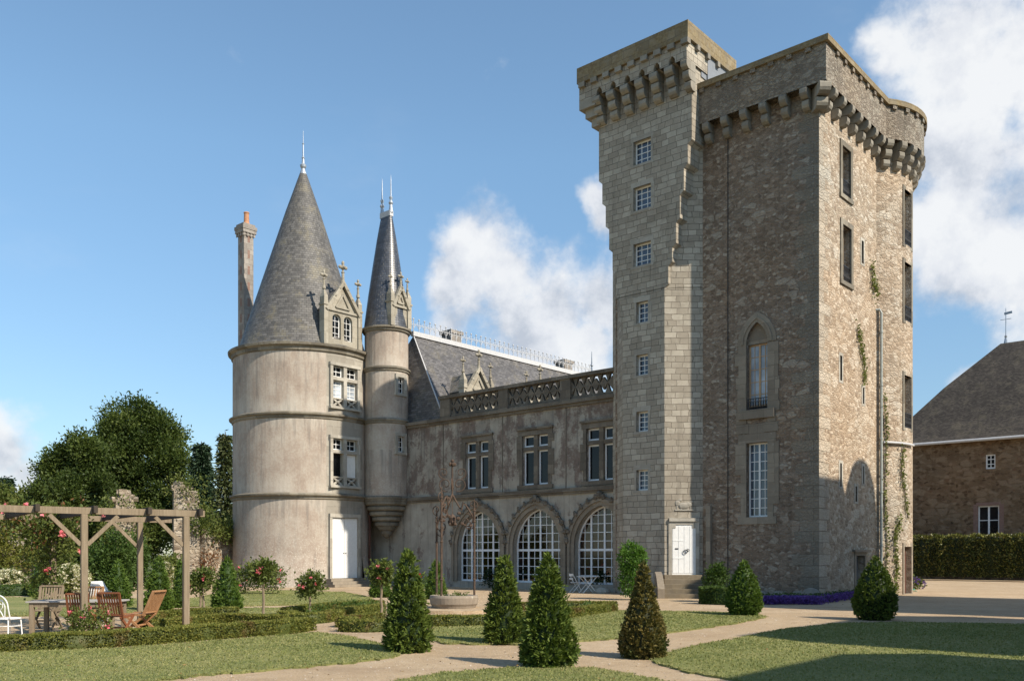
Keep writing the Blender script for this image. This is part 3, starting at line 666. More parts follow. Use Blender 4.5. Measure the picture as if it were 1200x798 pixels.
def window(parent, mp, s0, s1, z0, z1, d, cols, rows, mat=None, pane=None, cas=1, fw=.055, bw=.022, name='window', spring=None, label=None, transom=None):
    """glazed casement: frame and glazing bars one mesh, its panes a sub-part"""
    mat = mat or M['whitebar']; mb = CB(); sc, hw = (s0+s1)/2, (s1-s0)/2
    def top(s): return z1 if spring is None else arch_z(s, sc, hw-.001, spring, z1-spring)
    def half(z): return hw if spring is None else arch_w(z, sc, hw, spring, z1-spring)
    def vbar(a, c, dd): 
        mbox(mb, mp, a, c, z0, min(top(a), top(c)), d-dd, d+.03)
    def hbar(a, c, e0, e1, dd):
        h = min(half(e0), half(e1)); a, c = max(a, sc-h), min(c, sc+h)
        if c-a > .02: mbox(mb, mp, a, c, e0, e1, d-dd, d+.03)
    if spring is None:
        vbar(s0, s0+fw, .02); vbar(s1-fw, s1, .02); mbox(mb, mp, s0+fw, s1-fw, z1-fw, z1, d-.018, d+.03)
    else:
        vb = spring; mbox(mb, mp, s0, s0+fw, z0, vb, d-.02, d+.03); mbox(mb, mp, s1-fw, s1, z0, vb, d-.02, d+.03)
        arch_band(mb, mp, sc, hw-fw, spring, z1-spring-fw, spring, 0, fw, d-.02, d+.03)
    mbox(mb, mp, s0+fw, s1-fw, z0, z0+fw*1.2, d-.018, d+.03)
    wcas = (s1-s0)/cas
    for k in range(1, cas): vbar(s0+wcas*k-fw*.6, s0+wcas*k+fw*.6, .024)
    for k in range(cas):
        for i in range(1, cols): x = s0+wcas*(k+i/cols); vbar(x-bw/2, x+bw/2, .006)
    for j in range(1, rows):
        z = z0+(z1-z0)*j/rows; hbar(s0+fw, s1-fw, z-bw/2, z+bw/2, .008)
    if transom: hbar(s0+fw, s1-fw, transom-fw*.7, transom+fw*.7, .026)
    w_ = mb.build(name, mat, parent)
    pb = CB()
    if spring is None: P = [mp(s0+.01, z0+.01, d+.012), mp(s1-.01, z0+.01, d+.012), mp(s1-.01, z1-.01, d+.012), mp(s0+.01, z1-.01, d+.012)]
    else: P = [mp(s, z, d+.012) for s, z in [(s0, z0)]+arch_pts(sc, hw, spring, z1-spring)[::1]+[(s1, z0)]][::-1]
    pb.face(P); pb.build('pane', pane or M['glass'], w_)
    if label: w_['label'] = label
    return w_
def cross_finial(mb, p, h, face=0):
    """carved fleuron cross on a stem"""
    x, y, z = p; mb.lathe(x, y, [(.11*h, z), (.10*h, z+.12*h), (.07*h, z+.2*h), (.06*h, z+.5*h), (.09*h, z+.54*h), (.04*h, z+.58*h), (.04*h, z+.7*h)], 8)
    mb.ball((x, y, z+.76*h), .11*h, n=8, m=5); mb.ball((x, y, z+.94*h), .085*h, .8, .8, 1.3, 8, 5)
    for s in (-1, 1): mb.ball((x, y+s*.15*h, z+.76*h), .09*h, .8, 1.1, .9, 8, 5)
    for s in (-1, 1): mb.ball((x+s*.1*h, y, z+.76*h), .06*h, n=6, m=4)

exec_parts = []
# ------------------------------------------------------------------ ground, paths, lawns
def sheet(name, poly, z, mat, kind='structure', thick=0.0):
    mb = MB(); P = [Vector((p[0], p[1], z)) for p in poly]
    mb.face(P, [(p.x, p.y) for p in P])
    if thick:
        for a, c in zip(P, P[1:]+P[:1]): mb.face([a-Vector((0, 0, thick)), c-Vector((0, 0, thick)), c, a])
    o = mb.build(name, mat); o['kind'] = kind; return o
sheet('ground', [(-1800, -600), (1800, -600), (1800, 2400), (-1800, 2400)], -.03, M['meadow'])
sheet('gravel_court', [(-70, -25), (70, -25), (75, 75), (-32, 75), (-70, 60)], 0.0, M['gravel'])
def smooth_poly(px, n=5):
    P = [gp(*p) if not isinstance(p, Vector) else p for p in px]; o = []
    k = len(P)
    for i in range(k):
        a, c, d, e = P[i-1], P[i], P[(i+1) % k], P[(i+2) % k]
        for j in range(n):
            t = j/n; t2, t3 = t*t, t*t*t
            o.append(.5*((2*c)+(d-a)*t*.8+(2*a-5*c+4*d-e)*t2*.8+(-a+3*c-3*d+e)*t3*.8) if False else c.lerp(d, t))
    return o
lawn_px = {
    'foreground': [(-420, 792), (-60, 768), (150, 760), (260, 751), (348, 744), (372, 742), (410, 747), (445, 756), (468, 769), (440, 774), (380, 780), (300, 787), (220, 794), (150, 803), (0, 830), (-420, 850)],
    'middle': [(500, 748), (508, 736), (570, 734), (640, 728), (690, 720), (722, 716), (800, 717), (882, 719), (897, 724), (860, 731), (800, 740), (735, 748), (680, 752), (600, 756), (520, 755)],
    'shaded': [(764, 777), (790, 763), (830, 755), (870, 748), (920, 738), (985, 731), (1060, 730), (1197, 732), (1330, 734), (1330, 900), (1060, 840), (860, 798), (800, 787)],
    'near': [(380, 825), (430, 806), (480, 796), (530, 789), (590, 784), (650, 783), (700, 785), (767, 797), (860, 820), (860, 1100), (380, 1100)],
    'back': [(236, 700), (262, 694), (330, 692), (400, 694), (434, 700), (437, 705), (400, 707), (330, 709.5), (262, 711), (200, 711), (180, 706)],
    'side': [(-200, 701), (0, 700), (120, 701), (200, 703), (200, 716), (100, 722), (0, 722), (-200, 726)],
    'strip': [(226, 714), (300, 713), (380, 712.5), (440, 711), (446, 714), (420, 718), (372, 721), (338, 724), (280, 722), (226, 722)],
}
blade_polys = []
for nm, px in lawn_px.items():
    P = smooth_poly(px, 9)
    P = [p+Vector((random.gauss(0, .035), random.gauss(0, .05), 0)) for p in P]
    sheet('lawn', P, .03, M['turf'], thick=.04); blade_polys.append((nm, P))
def inside(poly, x, y):
    xs = np.array([p[0] for p in poly]); ys = np.array([p[1] for p in poly]); r = np.zeros(len(x), bool); j = len(poly)-1
    for i in range(len(poly)):
        c = ((ys[i] > y) != (ys[j] > y)) & (x < (xs[j]-xs[i])*(y-ys[i])/(ys[j]-ys[i]+1e-12)+xs[i]); r ^= c; j = i
    return r
def grass_blades():
    VV = []; rr = []
    for nm, P in blade_polys:
        xs = [p[0] for p in P]; ys = [p[1] for p in P]; x0, x1, y0, y1 = min(xs), max(xs), max(min(ys), 8.5), max(ys)
        dens = {'foreground': 1500, 'shaded': 1200, 'near': 2000, 'middle': 900}.get(nm, 300)
        x0, x1 = max(x0, -14), min(x1, 16)
        n = int((x1-x0)*(y1-y0)*dens*.55); x = x0+(x1-x0)*rng.random(n); y = y0+(y1-y0)*rng.random(n)
        k = inside(P, x, y) & (np.abs(x) < y*.6+1) ; x, y = x[k], y[k]
        ex = []
        for a, c in zip(P, P[1:]+P[:1]):            # ragged fringe along the edges
            L = (c-a).length; m = int(min(L, 30)*90); t = rng.random(m); d = (c-a).normalized() if L > 0 else Vector((1, 0, 0))
            ex.append(np.stack([a.x+(c.x-a.x)*t+rng.normal(size=m)*.03, a.y+(c.y-a.y)*t+rng.normal(size=m)*.03], 1))
        ex = np.concatenate(ex); ex = ex[(ex[:, 1] > 8) & (np.abs(ex[:, 0]) < ex[:, 1]*.6+1)]
        x = np.concatenate([x, ex[:, 0]]); y = np.concatenate([y, ex[:, 1]]); n = len(x)
        a = rng.random(n)*2*PI; h = .008+.022*rng.random(n)**2; w = (.006+.008*rng.random(n))*np.clip(y/12, 1, 2.2); tl = .03*rng.random(n)
        b0 = np.stack([x-np.cos(a)*w, y-np.sin(a)*w, np.full(n, .028)], 1); b1 = np.stack([x+np.cos(a)*w, y+np.sin(a)*w, np.full(n, .028)], 1)
        tp = np.stack([x+rng.normal(size=n)*tl, y+rng.normal(size=n)*tl, .03+h], 1)
        VV.append(np.stack([b0, b1, tp], 1).reshape(-1, 3)); rr.append(rng.random(n))
    V = np.concatenate(VV); o = raw_mesh('grass', V, np.zeros((0, 4), int), M['blades'], None, np.concatenate(rr), np.arange(len(V)).reshape(-1, 3))
    tag(o, 'short sun-bleached mown grass blades on the lawns', 'grass', kind='stuff')
grass_blades()

def scatter(n, kind):
    x = rng.normal(size=n)*7; y = 10+rng.random(n)**1.5*24; k = np.abs(x) < y*.58
    for nm, P in blade_polys:
        if kind == 'stone': k &= ~inside(P, x, y)
    x, y = x[k], y[k]; n = len(x); return x, y, n
x, y, n = scatter(9000, 'stone'); P = np.stack([x, y, np.full(n, .004)], 1); a = .006+.014*rng.random(n)**2
d1 = rng.normal(size=(n, 3)); d1[:, 2] = 0; d1 = nrm(d1)*a[:, None]; d2 = np.stack([-d1[:, 1], d1[:, 0], 0*a], 1); up = np.stack([0*a, 0*a, a*.8], 1)
V = np.stack([P-d1, P-d2*.8, P+d1*.9, P+d2, P+up], 1).reshape(-1, 3); b0 = np.arange(n)[:, None]*5
T_ = np.concatenate([b0+np.array([[0, 1, 4]]), b0+np.array([[1, 2, 4]]), b0+np.array([[2, 3, 4]]), b0+np.array([[3, 0, 4]])])
m, q, p, t = new_mat('loose_stones'); c = q.ramp(q.n('ShaderNodeAttribute', attribute_name='rnd').outputs['Fac'], [(0, (.2, .15, .1)), (.5, (.42, .34, .25)), (1, (.62, .55, .46))]); setp(q, p, Base_Color=c)
tag(raw_mesh('pebbles', V, np.zeros((0, 4), int), m, None, None, T_), 'small loose stones lying on the gravel paths', 'pebbles', kind='stuff')
x, y, n = scatter(420, 'leaf'); P = np.stack([x, y, np.full(n, .045)], 1); V, Q = leaves(P, np.repeat([[0., 0, .3]], n, 0), np.full(n, .05), np.full(n, .03), 1.5); V[:, 2] = np.clip(V[:, 2], .035, .06)
tag(raw_mesh('fallen_leaves', V, Q, foliage('dry_leaves', [(.10, .055, .02), (.2, .12, .04), (.3, .22, .09)], .1)), 'few dry fallen leaves on the lawns and paths', 'leaves', kind='stuff')

# ------------------------------------------------------------------ the keep
TC = (-2.2, 7.7, 2.9)                                   # round corner turret of the keep: centre and radius
keep = cthing('stone_keep', 'tall square rubble stone keep with corbelled parapet and rounded far corner', 'tower', 0, 0)
ZT, ZC = 20.1, 18.65
fm = flat_map((-4.6, 0), 0)                             # front: s from the stair tower to the corner
fs = lambda u: u+4.6
front_ops = [(fs(-2.87), fs(-2.0), 3.1, 5.95), (fs(-2.87), fs(-2.0), 7.2, 10.55, 9.75)]
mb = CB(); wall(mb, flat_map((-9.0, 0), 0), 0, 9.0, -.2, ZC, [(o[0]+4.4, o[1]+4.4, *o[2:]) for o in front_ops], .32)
mb.build('front_wall', M['keep'], keep)
sm_ = flat_map((0, 0), PI/2)
side_ops = [(2.12, 2.95, 15.45, 17.3), (2.15, 3.0, 12.15, 14.3), (4.15, 4.38, 13.3, 14.2), (1.95, 2.15, 8.3, 9.25), (4.28, 4.44, 7.7, 8.35), (1.95, 2.12, 4.25, 5.15), (4.28, 4.42, 4.5, 5.2), (3.5, 3.68, 3.75, 4.35), (3.55, 4.5, 0.0, 1.62)]
mb = CB(); wall(mb, sm_, 0, 5.82, -.2, ZC, side_ops, .35); mb.build('side_wall', M['keep_sunlit'], keep)
rm = lambda s, z, d=0.0: Vector((TC[0]+(TC[2]-d)*math.cos(s/TC[2]), TC[1]+(TC[2]-d)*math.sin(s/TC[2]), z))
tw = lambda a: a*TC[2]
rw = .95; r_ops = [(-.4, .4, 14.7, 17.0), (-.4, .4, 11.5, 13.95), (-.4, .4, 7.0, 9.2), (-.4, .4, 0.0, 2.0)]
mb = CB(); wall(mb, rm, tw(-.712), tw(2.4), -.2, ZC, [(a-.03*TC[2], c-.03*TC[2], d, e) for a, c, d, e in r_ops], .3, .25); mb.build('turret_wall', M['keep_sunlit'], keep)
mb = CB(); mb.loft([[(-9.0, 0), (-9.0, 12), (-3, 12), (-3, 9)]]*2, [-.2, ZC], False, False, False); mb.build('back_wall', M['keep'], keep)
mb = CB(); mb.prism([(-8.9, .1), (-.1, .1), (-.1, 5.6), (-.6, 9), (-3, 11.9), (-8.9, 11.9)], ZC-.2, ZC+.3); mb.build('roof_terrace', M['lead'], keep)
# parapet on corbels
OV = .45
def outline(ov):
    a0 = math.asin(min(.99, (ov+1.4)/(TC[2]+ov))); pts = [(-8.6, -ov), (ov, -ov)]
    a0 = -math.acos((ov-TC[0])/(TC[2]+ov))
    for i in range(25): a = a0+(2.2-a0)*i/24; pts.append((TC[0]+(TC[2]+ov)*math.cos(a), TC[1]+(TC[2]+ov)*math.sin(a)))
    return pts
def ribbon(name, o0, o1, z0, z1, mat):
    mb = CB(); A, B = outline(o1), outline(o0); n = len(A); L = 0
    for i in range(n-1):
        dl = math.dist(A[i], A[i+1]); sm = i > 1
        mb.face([(*A[i], z0), (*A[i+1], z0), (*A[i+1], z1), (*A[i], z1)], [(L, z0), (L+dl, z0), (L+dl, z1), (L, z1)], sm)
        mb.face([(*A[i], z1), (*A[i+1], z1), (*B[i+1], z1), (*B[i], z1)])
        if name != 'parapet': mb.face([(*B[i], z0), (*B[i+1], z0), (*A[i+1], z0), (*A[i], z0)])
        mb.face([(*B[i+1], z0), (*B[i], z0), (*B[i], z1), (*B[i+1], z1)]); L += dl
    return mb.build(name, mat, keep)
ribbon('parapet', -.05, OV, ZC, ZT-.1, M['parapet']); ribbon('coping', -.15, OV+.12, ZT-.1, ZT+.12, M['ochre'])
def corbel_mb(p, ang, n=2, w=.26, h=.37, ov=OV, ztop=ZC, step=.5):
    """rounded stones stepping out under the parapet; ang = outward direction"""
    mb = CB(); c, s = math.cos(ang), math.sin(ang)
    for k in range(n):
        out = ov*(1.02-k/n*.92)+.05; z1 = ztop-k*h-.004*k; z0 = z1-h+.012; prof = [(-.12, z1), (out-.10, z1), (out-.02, z1-.03), (out, z1-h*.2), (out, z1-h*.55), (out-.05, z1-h*.78), (out-.16, z0), (-.12, z0)]
        for (x0, za), (x1, zb) in zip(prof[:-1], prof[1:]):
            mb.face([(p[0]+c*x-s*y, p[1]+s*x+c*y, z) for x, y, z in ((x0, -w/2, za), (x1, -w/2, zb), (x1, w/2, zb), (x0, w/2, za))])
        for y in (-w/2, w/2): mb.face([(p[0]+c*x-s*y, p[1]+s*x+c*y, z) for x, z in (prof if y < 0 else prof[::-1])])
    return mb
for i in range(6): corbel_mb((-.40-.80*i, 0), -PI/2).build('corbel', M['corbel'], keep)
for i in range(7): corbel_mb((0, .40+.82*i), 0).build('corbel', M['corbel'], keep)
corbel_mb((-.05, .05), -PI/4, 2, .42, .42, OV*1.38).build('corbel', M['corbel'], keep)
for i in range(11):
    a = -.60+.21*i; corbel_mb((TC[0]+TC[2]*math.cos(a), TC[1]+TC[2]*math.sin(a)), a, 3, .30, .36).build('corbel', M['corbel'], keep)
for i in range(7): mb = CB(); mbox(mb, flat_map((0, 0), 0), -.1-.72*i-.2, -.1-.72*i, ZT-.26, ZT-.1, -OV-.09, -OV+.05); mb.build('coping_bracket', M['parapet'], keep)
for i in range(7): mb = CB(); mbox(mb, sm_, .35+.75*i, .55+.75*i, ZT-.26, ZT-.1, -OV-.09, -OV+.05); mb.build('coping_bracket', M['parapet'], keep)
for i in range(10):
    a = -.55+.20*i; T = Matrix.Translation((TC[0], TC[1], 0)) @ Matrix.Rotation(a, 4, 'Z'); mb = CB(); mb.box(TC[2]+OV-.05, TC[2]+OV+.09, -.1, .1, ZT-.26, ZT-.1, T); mb.build('coping_bracket', M['parapet'], keep)
# keep windows
mb = CB(); surround(mb, fm, fs(-2.87), fs(-2.0), 3.1, 5.95, .34, .03, .05, .02, True); mb.build('window_surround', M['surround'], keep)
window(keep, fm, fs(-2.87), fs(-2.0), 3.1, 5.95, .24, 2, 8, M['white'], M['glass_blue'], 2, .06, .025, label='tall white window with sixteen rows of small panes low on the front')
mb = CB(); s0, s1 = fs(-2.87), fs(-2.0); sc = (s0+s1)/2
for a in (s0, s1):
    z = 6.7
    while z < 9.7:
        e = min(9.75, z+random.uniform(.35, .5)); w1 = random.uniform(.32, .5)
        mbox(mb, fm, a-w1 if a == s0 else a, a if a == s0 else a+w1, z, e-.006, -.03, .05); z = e
mbox(mb, fm, s0-.3, s1+.3, 6.86, 7.2, -.12, .05)
arch_band(mb, fm, sc, (s1-s0)/2, 9.75, .8, 9.74, .0, .36, -.035, .05); arch_band(mb, fm, sc, (s1-s0)/2, 9.75, .8, 9.74, .12, .2, -.07, -.03)
mb.build('arched_surround', M['surround'], keep)
mb = CB(); pts = arch_pts(sc, (s1-s0)/2, 9.75, .8); mb.face([fm(s, z, .16) for s, z in pts]); mb.build('tympanum', M['surround'], keep)
window(keep, fm, s0, s1, 7.35, 9.75, .26, 2, 5, M['palewood'], M['curtain_glass'], 2, .06, .025, label='arched upper window with ochre frame and pale curtains')
def rail(parent, mp, s0, s1, z0, z1, d, mat=None, n=9):
    mb = CB()
    for z in (z0, z1): mbox(mb, mp, s0, s1, z, z+.03, d-.012, d+.012)
    for i in range(n+1): x = s0+(s1-s0)*i/n; mbox(mb, mp, x-.009, x+.009, z0, z1, d-.008, d+.008)
    for i in range(n):
        x = s0+(s1-s0)*(i+.5)/n; mb.tube([mp(x+.04*math.cos(t), (z0+z1)/2+.12*math.sin(t), d) for t in np.linspace(0, 2*PI, 9)], .008, 4)
    mb.build('window_railing', mat or M['iron'], parent)
mb = CB(); mbox(mb, fm, s0-.42, s0+.1, 6.32, 6.68, -.03, .05); mbox(mb, fm, s0+.106, s1-.106, 6.30, 6.66, -.02, .05); mbox(mb, fm, s1-.1, s1+.42, 6.32, 6.68, -.03, .05); mb.build('spandrel_stones', M['surround'], keep)
rail(keep, fm, s0-.04, s1+.04, 7.22, 7.62, .0)
for (a, c, d, e) in side_ops[:2]:
    mb = CB(); surround(mb, sm_, a, c, d, e, .2, .05, .05, .03); mb.build('window_surround', M['string'], keep)
    window(keep, sm_, a, c, d, e, .28, 2, 6, M['greywood'], M['glass_blue'], 2, .05, .025); rail(keep, sm_, a, c, d+.02, d+.62, .03)
for (a, c, d, e) in side_ops[2:8]:
    mb = CB(); surround(mb, sm_, a, c, d, e, .11, .012, .05, 0); mb.build('slit_surround', M['pale_stone'], keep)
    mb = CB(); mb.face([sm_(a, d, .33), sm_(c, d, .33), sm_(c, e, .33), sm_(a, e, .33)]); mb.build('slit_window', M['glass'], keep)
mb = CB(); surround(mb, sm_, 3.55, 4.5, 0.02, 1.62, .14, .03, .05, 0); mbox(mb, sm_, 3.2, 4.9, 1.765, 1.86, -.12, .05); mb.build('door_frame', M['surround'], keep)
mb = CB(); mbox(mb, sm_, 3.57, 4.48, .02, 1.6, .26, .31); door = mb.build('side_door', M['lead'], keep)
mb = CB(); mb.ball(sm_(3.7, .85, .24), .035); mb.build('handle', M['iron'], door)
ta = -.03; tm = flat_map((TC[0]+TC[2]*.985*math.cos(ta), TC[1]+TC[2]*.985*math.sin(ta)), PI/2+ta)
for (a, c, d, e) in r_ops[:3]:
    mb = CB(); surround(mb, tm, a, c, d, e, .15, .03, .12, .0); mb.build('window_surround', M['string'], keep)
    window(keep, tm, a, c, d, e, .24, 2, 6, M['greywood'], M['glass_blue'], 2, .05, .025); rail(keep, tm, a, c, d+.02, d+.6, -.02)
mb = CB(); surround(mb, tm, -.4, .4, .02, 2.0, .15, .03, .12, 0); mb.build('door_frame', M['surround'], keep)
mb = CB(); mbox(mb, tm, -.39, .39, .02, 1.98, .2, .26); mb.build('turret_door', M['rustpipe'], keep)
# pipes and the cable on the keep
a = -.655; px_, py_ = TC[0]+(TC[2]+.1)*math.cos(a), TC[1]+(TC[2]+.1)*math.sin(a)
mb = CB(); mb.tube([(px_-.45, py_-.25, 11.75), (px_-.06, py_-.02, 11.75), (px_, py_, 11.62), (px_, py_, .1)], .055, 8)
for z in (2, 4.2, 6.4, 8.6, 10.8): mb.lathe(px_, py_, [(.075, z), (.075, z+.07)], 8)
mb.build('drainpipe', M['pipe'], keep)
mb = CB(); mb.tube([(TC[0]+(TC[2]+.09)*math.cos(t), TC[1]+(TC[2]+.09)*math.sin(t), 6.3) for t in np.linspace(-.62, .1, 9)], .05, 8); mb.build('overflow_pipe', M['zinc'], keep)
mb = CB(); mb.tube([(-3.66, -.02, .1), (-3.66, -.02, 9), (-3.655, -.02, 18.2)], .016, 6); mb.build('conductor_cable', M['iron'], keep)
mb = CB()
for x, r, h in ((-.25, .35, .5), (-.75, .28, .35), (-1.5, .3, .32), (-2.2, .25, .3)): mb.ball((x, -.1, .06), r, 1.3, .8, h/r*.8, 10, 6)
mb.build('base_boulders', M['corbel'], keep)

# ------------------------------------------------------------------ stair tower against the keep
st = cthing('stair_tower', 'slender ashlar stair tower with corbelled square head against the keep', 'tower', -6.9, -.98)
FB = -.98
def level(ur, ul):
    """plan at one height: right corner ur, left corner ul on the front plane; the chamfers run back behind them"""
    kr = .98/1.19; br_ = FB+(ur+5.94)*kr; kl = 1.011; bl_ = FB+(-7.94-ul)*kl
    r1 = (ur, min(br_, 0)); r0 = (max(ur, -4.75), 0.02)
    return [(ul, FB), (ur, FB), r1, r0, (-4.75, 1.0), (-9.72, 1.0), (-9.72, .82), (ul, bl_)]
zr = [12.3, 13.15, 13.85, 14.8, 15.85, 16.85, 17.75]; urs = [-5.94+(1.24)*(i+1)/7 for i in range(7)]
zl = [11.2, 12.2, 13.4, 14.3, 15.3, 16.3, 17.3]; uls = [-7.94-(1.23)*(i+1)/7 for i in range(7)]
ev = sorted([(z, 0, u) for z, u in zip(zr, urs)]+[(z, 1, u) for z, u in zip(zl, uls)])
rings = [level(-5.94, -7.94)]; zs_ = [-.2]; cr, cl_ = -5.94, -7.94
for z, k, u in ev:
    rings.append(level(cr, cl_)); zs_.append(z)
    if k == 0: cr = u
    else: cl_ = u
    rings.append(level(cr, cl_)); zs_.append(z+.16)
rings.append(level(cr, cl_)); zs_.append(21.2)
win_z = [(17.62, 18.58, .84), (15.74, 16.70, .84), (13.46, 14.38, .84), (11.12, 11.98, .56), (8.98, 9.82, .56), (6.68, 7.5, .56), (4.28, 5.12, .56)]
def stair_front_cut():
    """front plane rebuilt with window openings, the other planes as lofted"""
    mb = CB(); R3 = rings; front = []
    for k in range(len(R3)-1):
        r0, r1, z0, z1 = R3[k], R3[k+1], zs_[k], zs_[k+1]
        for i in range(1, 8):
            j = (i+1) % 8; q = [Vector((*r0[i], z0)), Vector((*r0[j], z0)), Vector((*r1[j], z1)), Vector((*r1[i], z1))]; o = [q[0]]
            for p in q[1:]:
                if (p-o[-1]).length > 1e-5: o.append(p)
            if (o[0]-o[-1]).length < 1e-5: o.pop()
            if len(o) > 2: mb.face(o)
        front.append((z0, z1, r0[0][0], r0[1][0], r1[0][0], r1[1][0]))
    ws = [(-7.0-w/2, -7.0+w/2, a, c) for a, c, w in win_z]
    for z0, z1, l0, q0, l1, q1 in front:
        cuts = sorted({z0, z1, *[z for w in ws for z in w[2:4] if z0 < z < z1]})
        for a, c in zip(cuts[:-1], cuts[1:]):
            fa, fc = (a-z0)/(z1-z0), (c-z0)/(z1-z0)
            L0, L1, Q0, Q1 = l0+(l1-l0)*fa, l0+(l1-l0)*fc, q0+(q1-q0)*fa, q0+(q1-q0)*fc
            w = [w for w in ws if w[2] <= a+1e-6 and w[3] >= c-1e-6]
            xs = [(L0, w[0][0], L1, w[0][0]), (w[0][1], Q0, w[0][1], Q1)] if w else [(L0, Q0, L1, Q1)]
            for x0, x1, x2, x3 in xs: mb.face([(x0, FB, a), (x1, FB, a), (x3, FB, c), (x2, FB, c)])
    for (x0, x1, a, c) in ws:
        mp = flat_map((0, FB), 0)
        for q in (((x0, a, 0), (x0, a, .3), (x0, c, .3), (x0, c, 0)), ((x1, a, 0), (x1, a, .3), (x1, c, .3), (x1, c, 0)), ((x0, c, 0), (x0, c, .3), (x1, c, .3), (x1, c, 0)), ((x0, a, 0), (x0, a, .3), (x1, a, .3), (x1, a, 0))): mb.face([mp(*t) for t in q])
    return mb
stair_front_cut().build('wall', M['ashlar'], st)
smf = flat_map((0, FB), 0)
for i, (a, c, w) in enumerate(win_z):
    x0, x1 = -7.0-w/2, -7.0+w/2
    mb = CB(); surround(mb, smf, x0, x1, a, c, .13, .008, .05, .01, True, .2); mb.build('window_surround', M['bay'], st)
    window(st, smf, x0, x1, a, c, .2, 3 if i < 3 else 2, 4, M['white'], M['glass_blue'], 1, .055, .028)
# corbelled square head
HU0, HU1, HB = -9.82, -4.5, -1.5
for i in range(7):
    u = -4.72-.70*i; corbel_mb((u-.02, FB), -PI/2, 3, .36 if i else .28, .36, .5, 20.82).build('corbel', M['corbel'], st)
mb = CB()
for k in range(3): mb.box(HU0+k*.2, -9.0, HB+k*.17, 1.2, 20.82-.36*(k+1)+.01, 20.82-.36*k)
mb.build('corner_corbel', M['corbel'], st)
mb = CB(); hm = flat_map((0, HB), 0)                    # machicolation band with trefoil-headed arches
aops = [(-5.28-.70*i-.14, -5.28-.70*i+.14, 20.82, 21.12, 20.9) for i in range(6)]
wall(mb, hm, HU0, -4.62, 20.82, 21.55, aops, .38); mb.box(-4.62, -4.62+.001, HB, .8, 20.82, 21.55)
mb.loft([[(-4.62, HB), (-4.62, 2.0)]]*2, [20.82, 21.55], False, False, False); mb.loft([[(HU0, 2.0), (HU0, HB)]]*2, [20.82, 21.55], False, False, False)
for o in aops: mb.face([hm(o[0]-.1, 20.82, .375), hm(o[1]+.1, 20.82, .375), hm(o[1]+.1, 21.4, .375), hm(o[0]-.1, 21.4, .375)])
mb.face([(HU0, FB+.02, 20.83), (-4.62, FB+.02, 20.83), (-4.62, FB-.1, 20.83), (HU0, FB-.1, 20.83)])
mb.build('machicolation', M['ashlar'], st)
for i in range(9): mb = CB(); mb.box(-4.64-.62*i-.17, -4.64-.62*i+.14, HB-.14, HB+.1, 21.36, 21.56); mb.build('cornice_bracket', M['corbel'], st)
for b0 in (-.9, -.1, .7): mb = CB(); mb.box(-4.66, HU1+.02, b0, b0+.2, 21.36, 21.56); mb.build('cornice_bracket', M['corbel'], st)
mb = CB(); mb.box(HU0-.04, HU1, HB-.12, 2.3, 21.56, 22.22); mb.build('parapet_band', M['ochre'], st)
mb = CB(); mb.box(-9.1, -4.66, -.3, 2.2, 20.6, 21.5); mb.box(-4.655, -4.6, .1, 2.2, 20.0, 21.55); mb.build('head_core', M['grey_render'], st)
# door on the lit chamfer, with its steps
ca = math.atan2(.98, 1.19); cm_ = flat_map((-5.94, FB), ca); CL = math.hypot(1.19, .98)
mb = CB(); mbox(mb, cm_, .18, 1.36, 2.98, 3.12, -.10, .03)
mbox(mb, cm_, .16, .30, .86, 2.98, -.05, .03); mbox(mb, cm_, 1.24, 1.38, .86, 2.98, -.05, .03)
mbox(mb, cm_, .30, .44, 2.72, 2.98, -.05, .03); mbox(mb, cm_, 1.10, 1.24, 2.72, 2.98, -.05, .03); mbox(mb, cm_, .44, 1.10, 2.86, 2.98, -.05, .03)
mb.build('door_frame', M['pale_stone'], st)
mb = CB(); mbox(mb, cm_, .30, 1.24, .86, 2.86, -.02, .02)
for k in range(4): mbox(mb, cm_, .33+k*.225, .53+k*.225, .92, 2.8, -.032, -.018)
for z in (1.5, 2.2): mbox(mb, cm_, .32, .76, z, z+.05, -.04, -.03)
dr = mb.build('door', M['white'], st)
mb = CB(); mb.tube([cm_(.82+.075*math.cos(t), 1.78+.075*math.sin(t), -.07) for t in np.linspace(0, 2*PI, 13)], .014, 6)
mb.tube([cm_(.92+.05*math.cos(t), 1.84+.05*math.sin(t), -.065) for t in np.linspace(0, 2*PI, 11)], .012, 6); mbox(mb, cm_, .42, .55, 1.88, 1.92, -.05, -.03)
mb.build('handle', M['iron'], dr)
mb = CB(); mbox(mb, cm_, .42, 1.16, 3.42, 3.47, -.03, .02)  # weathered relief of a beast over the door
for (s, z, r, a1, a2) in ((.78, 3.62, .17, 1.5, .75), (.52, 3.72, .11, 1, 1.1), (.95, 3.66, .13, 1.2, .8), (.50, 3.55, .05, .8, 1.8), (.66, 3.52, .045, .8, 1.6), (.92, 3.52, .045, .8, 1.6), (1.04, 3.52, .04, .8, 1.6), (1.08, 3.76, .06, 1.4, .6), (.62, 3.84, .06, 1.3, .8)):
    i0 = len(mb.v); mb.ball((0, 0, 0), r, a1, .28, a2, 8, 6)
    for i in range(i0, len(mb.v)): x, y, w_ = mb.v[i]; mb.v[i] = tuple(cm_(s+x, z+w_, y))
mb.build('relief_carving', M['pale_stone'], st)
mb = CB(); mp = cm_
for k in range(5): mbox(mb, mp, -.05-.06*k, 1.42+.06*k, -.05 if k == 4 else .86-.172*(k+1), .86-.172*k-.002, -.45-.36*k, .05)
stp = mb.build('steps', M['steps'], st)
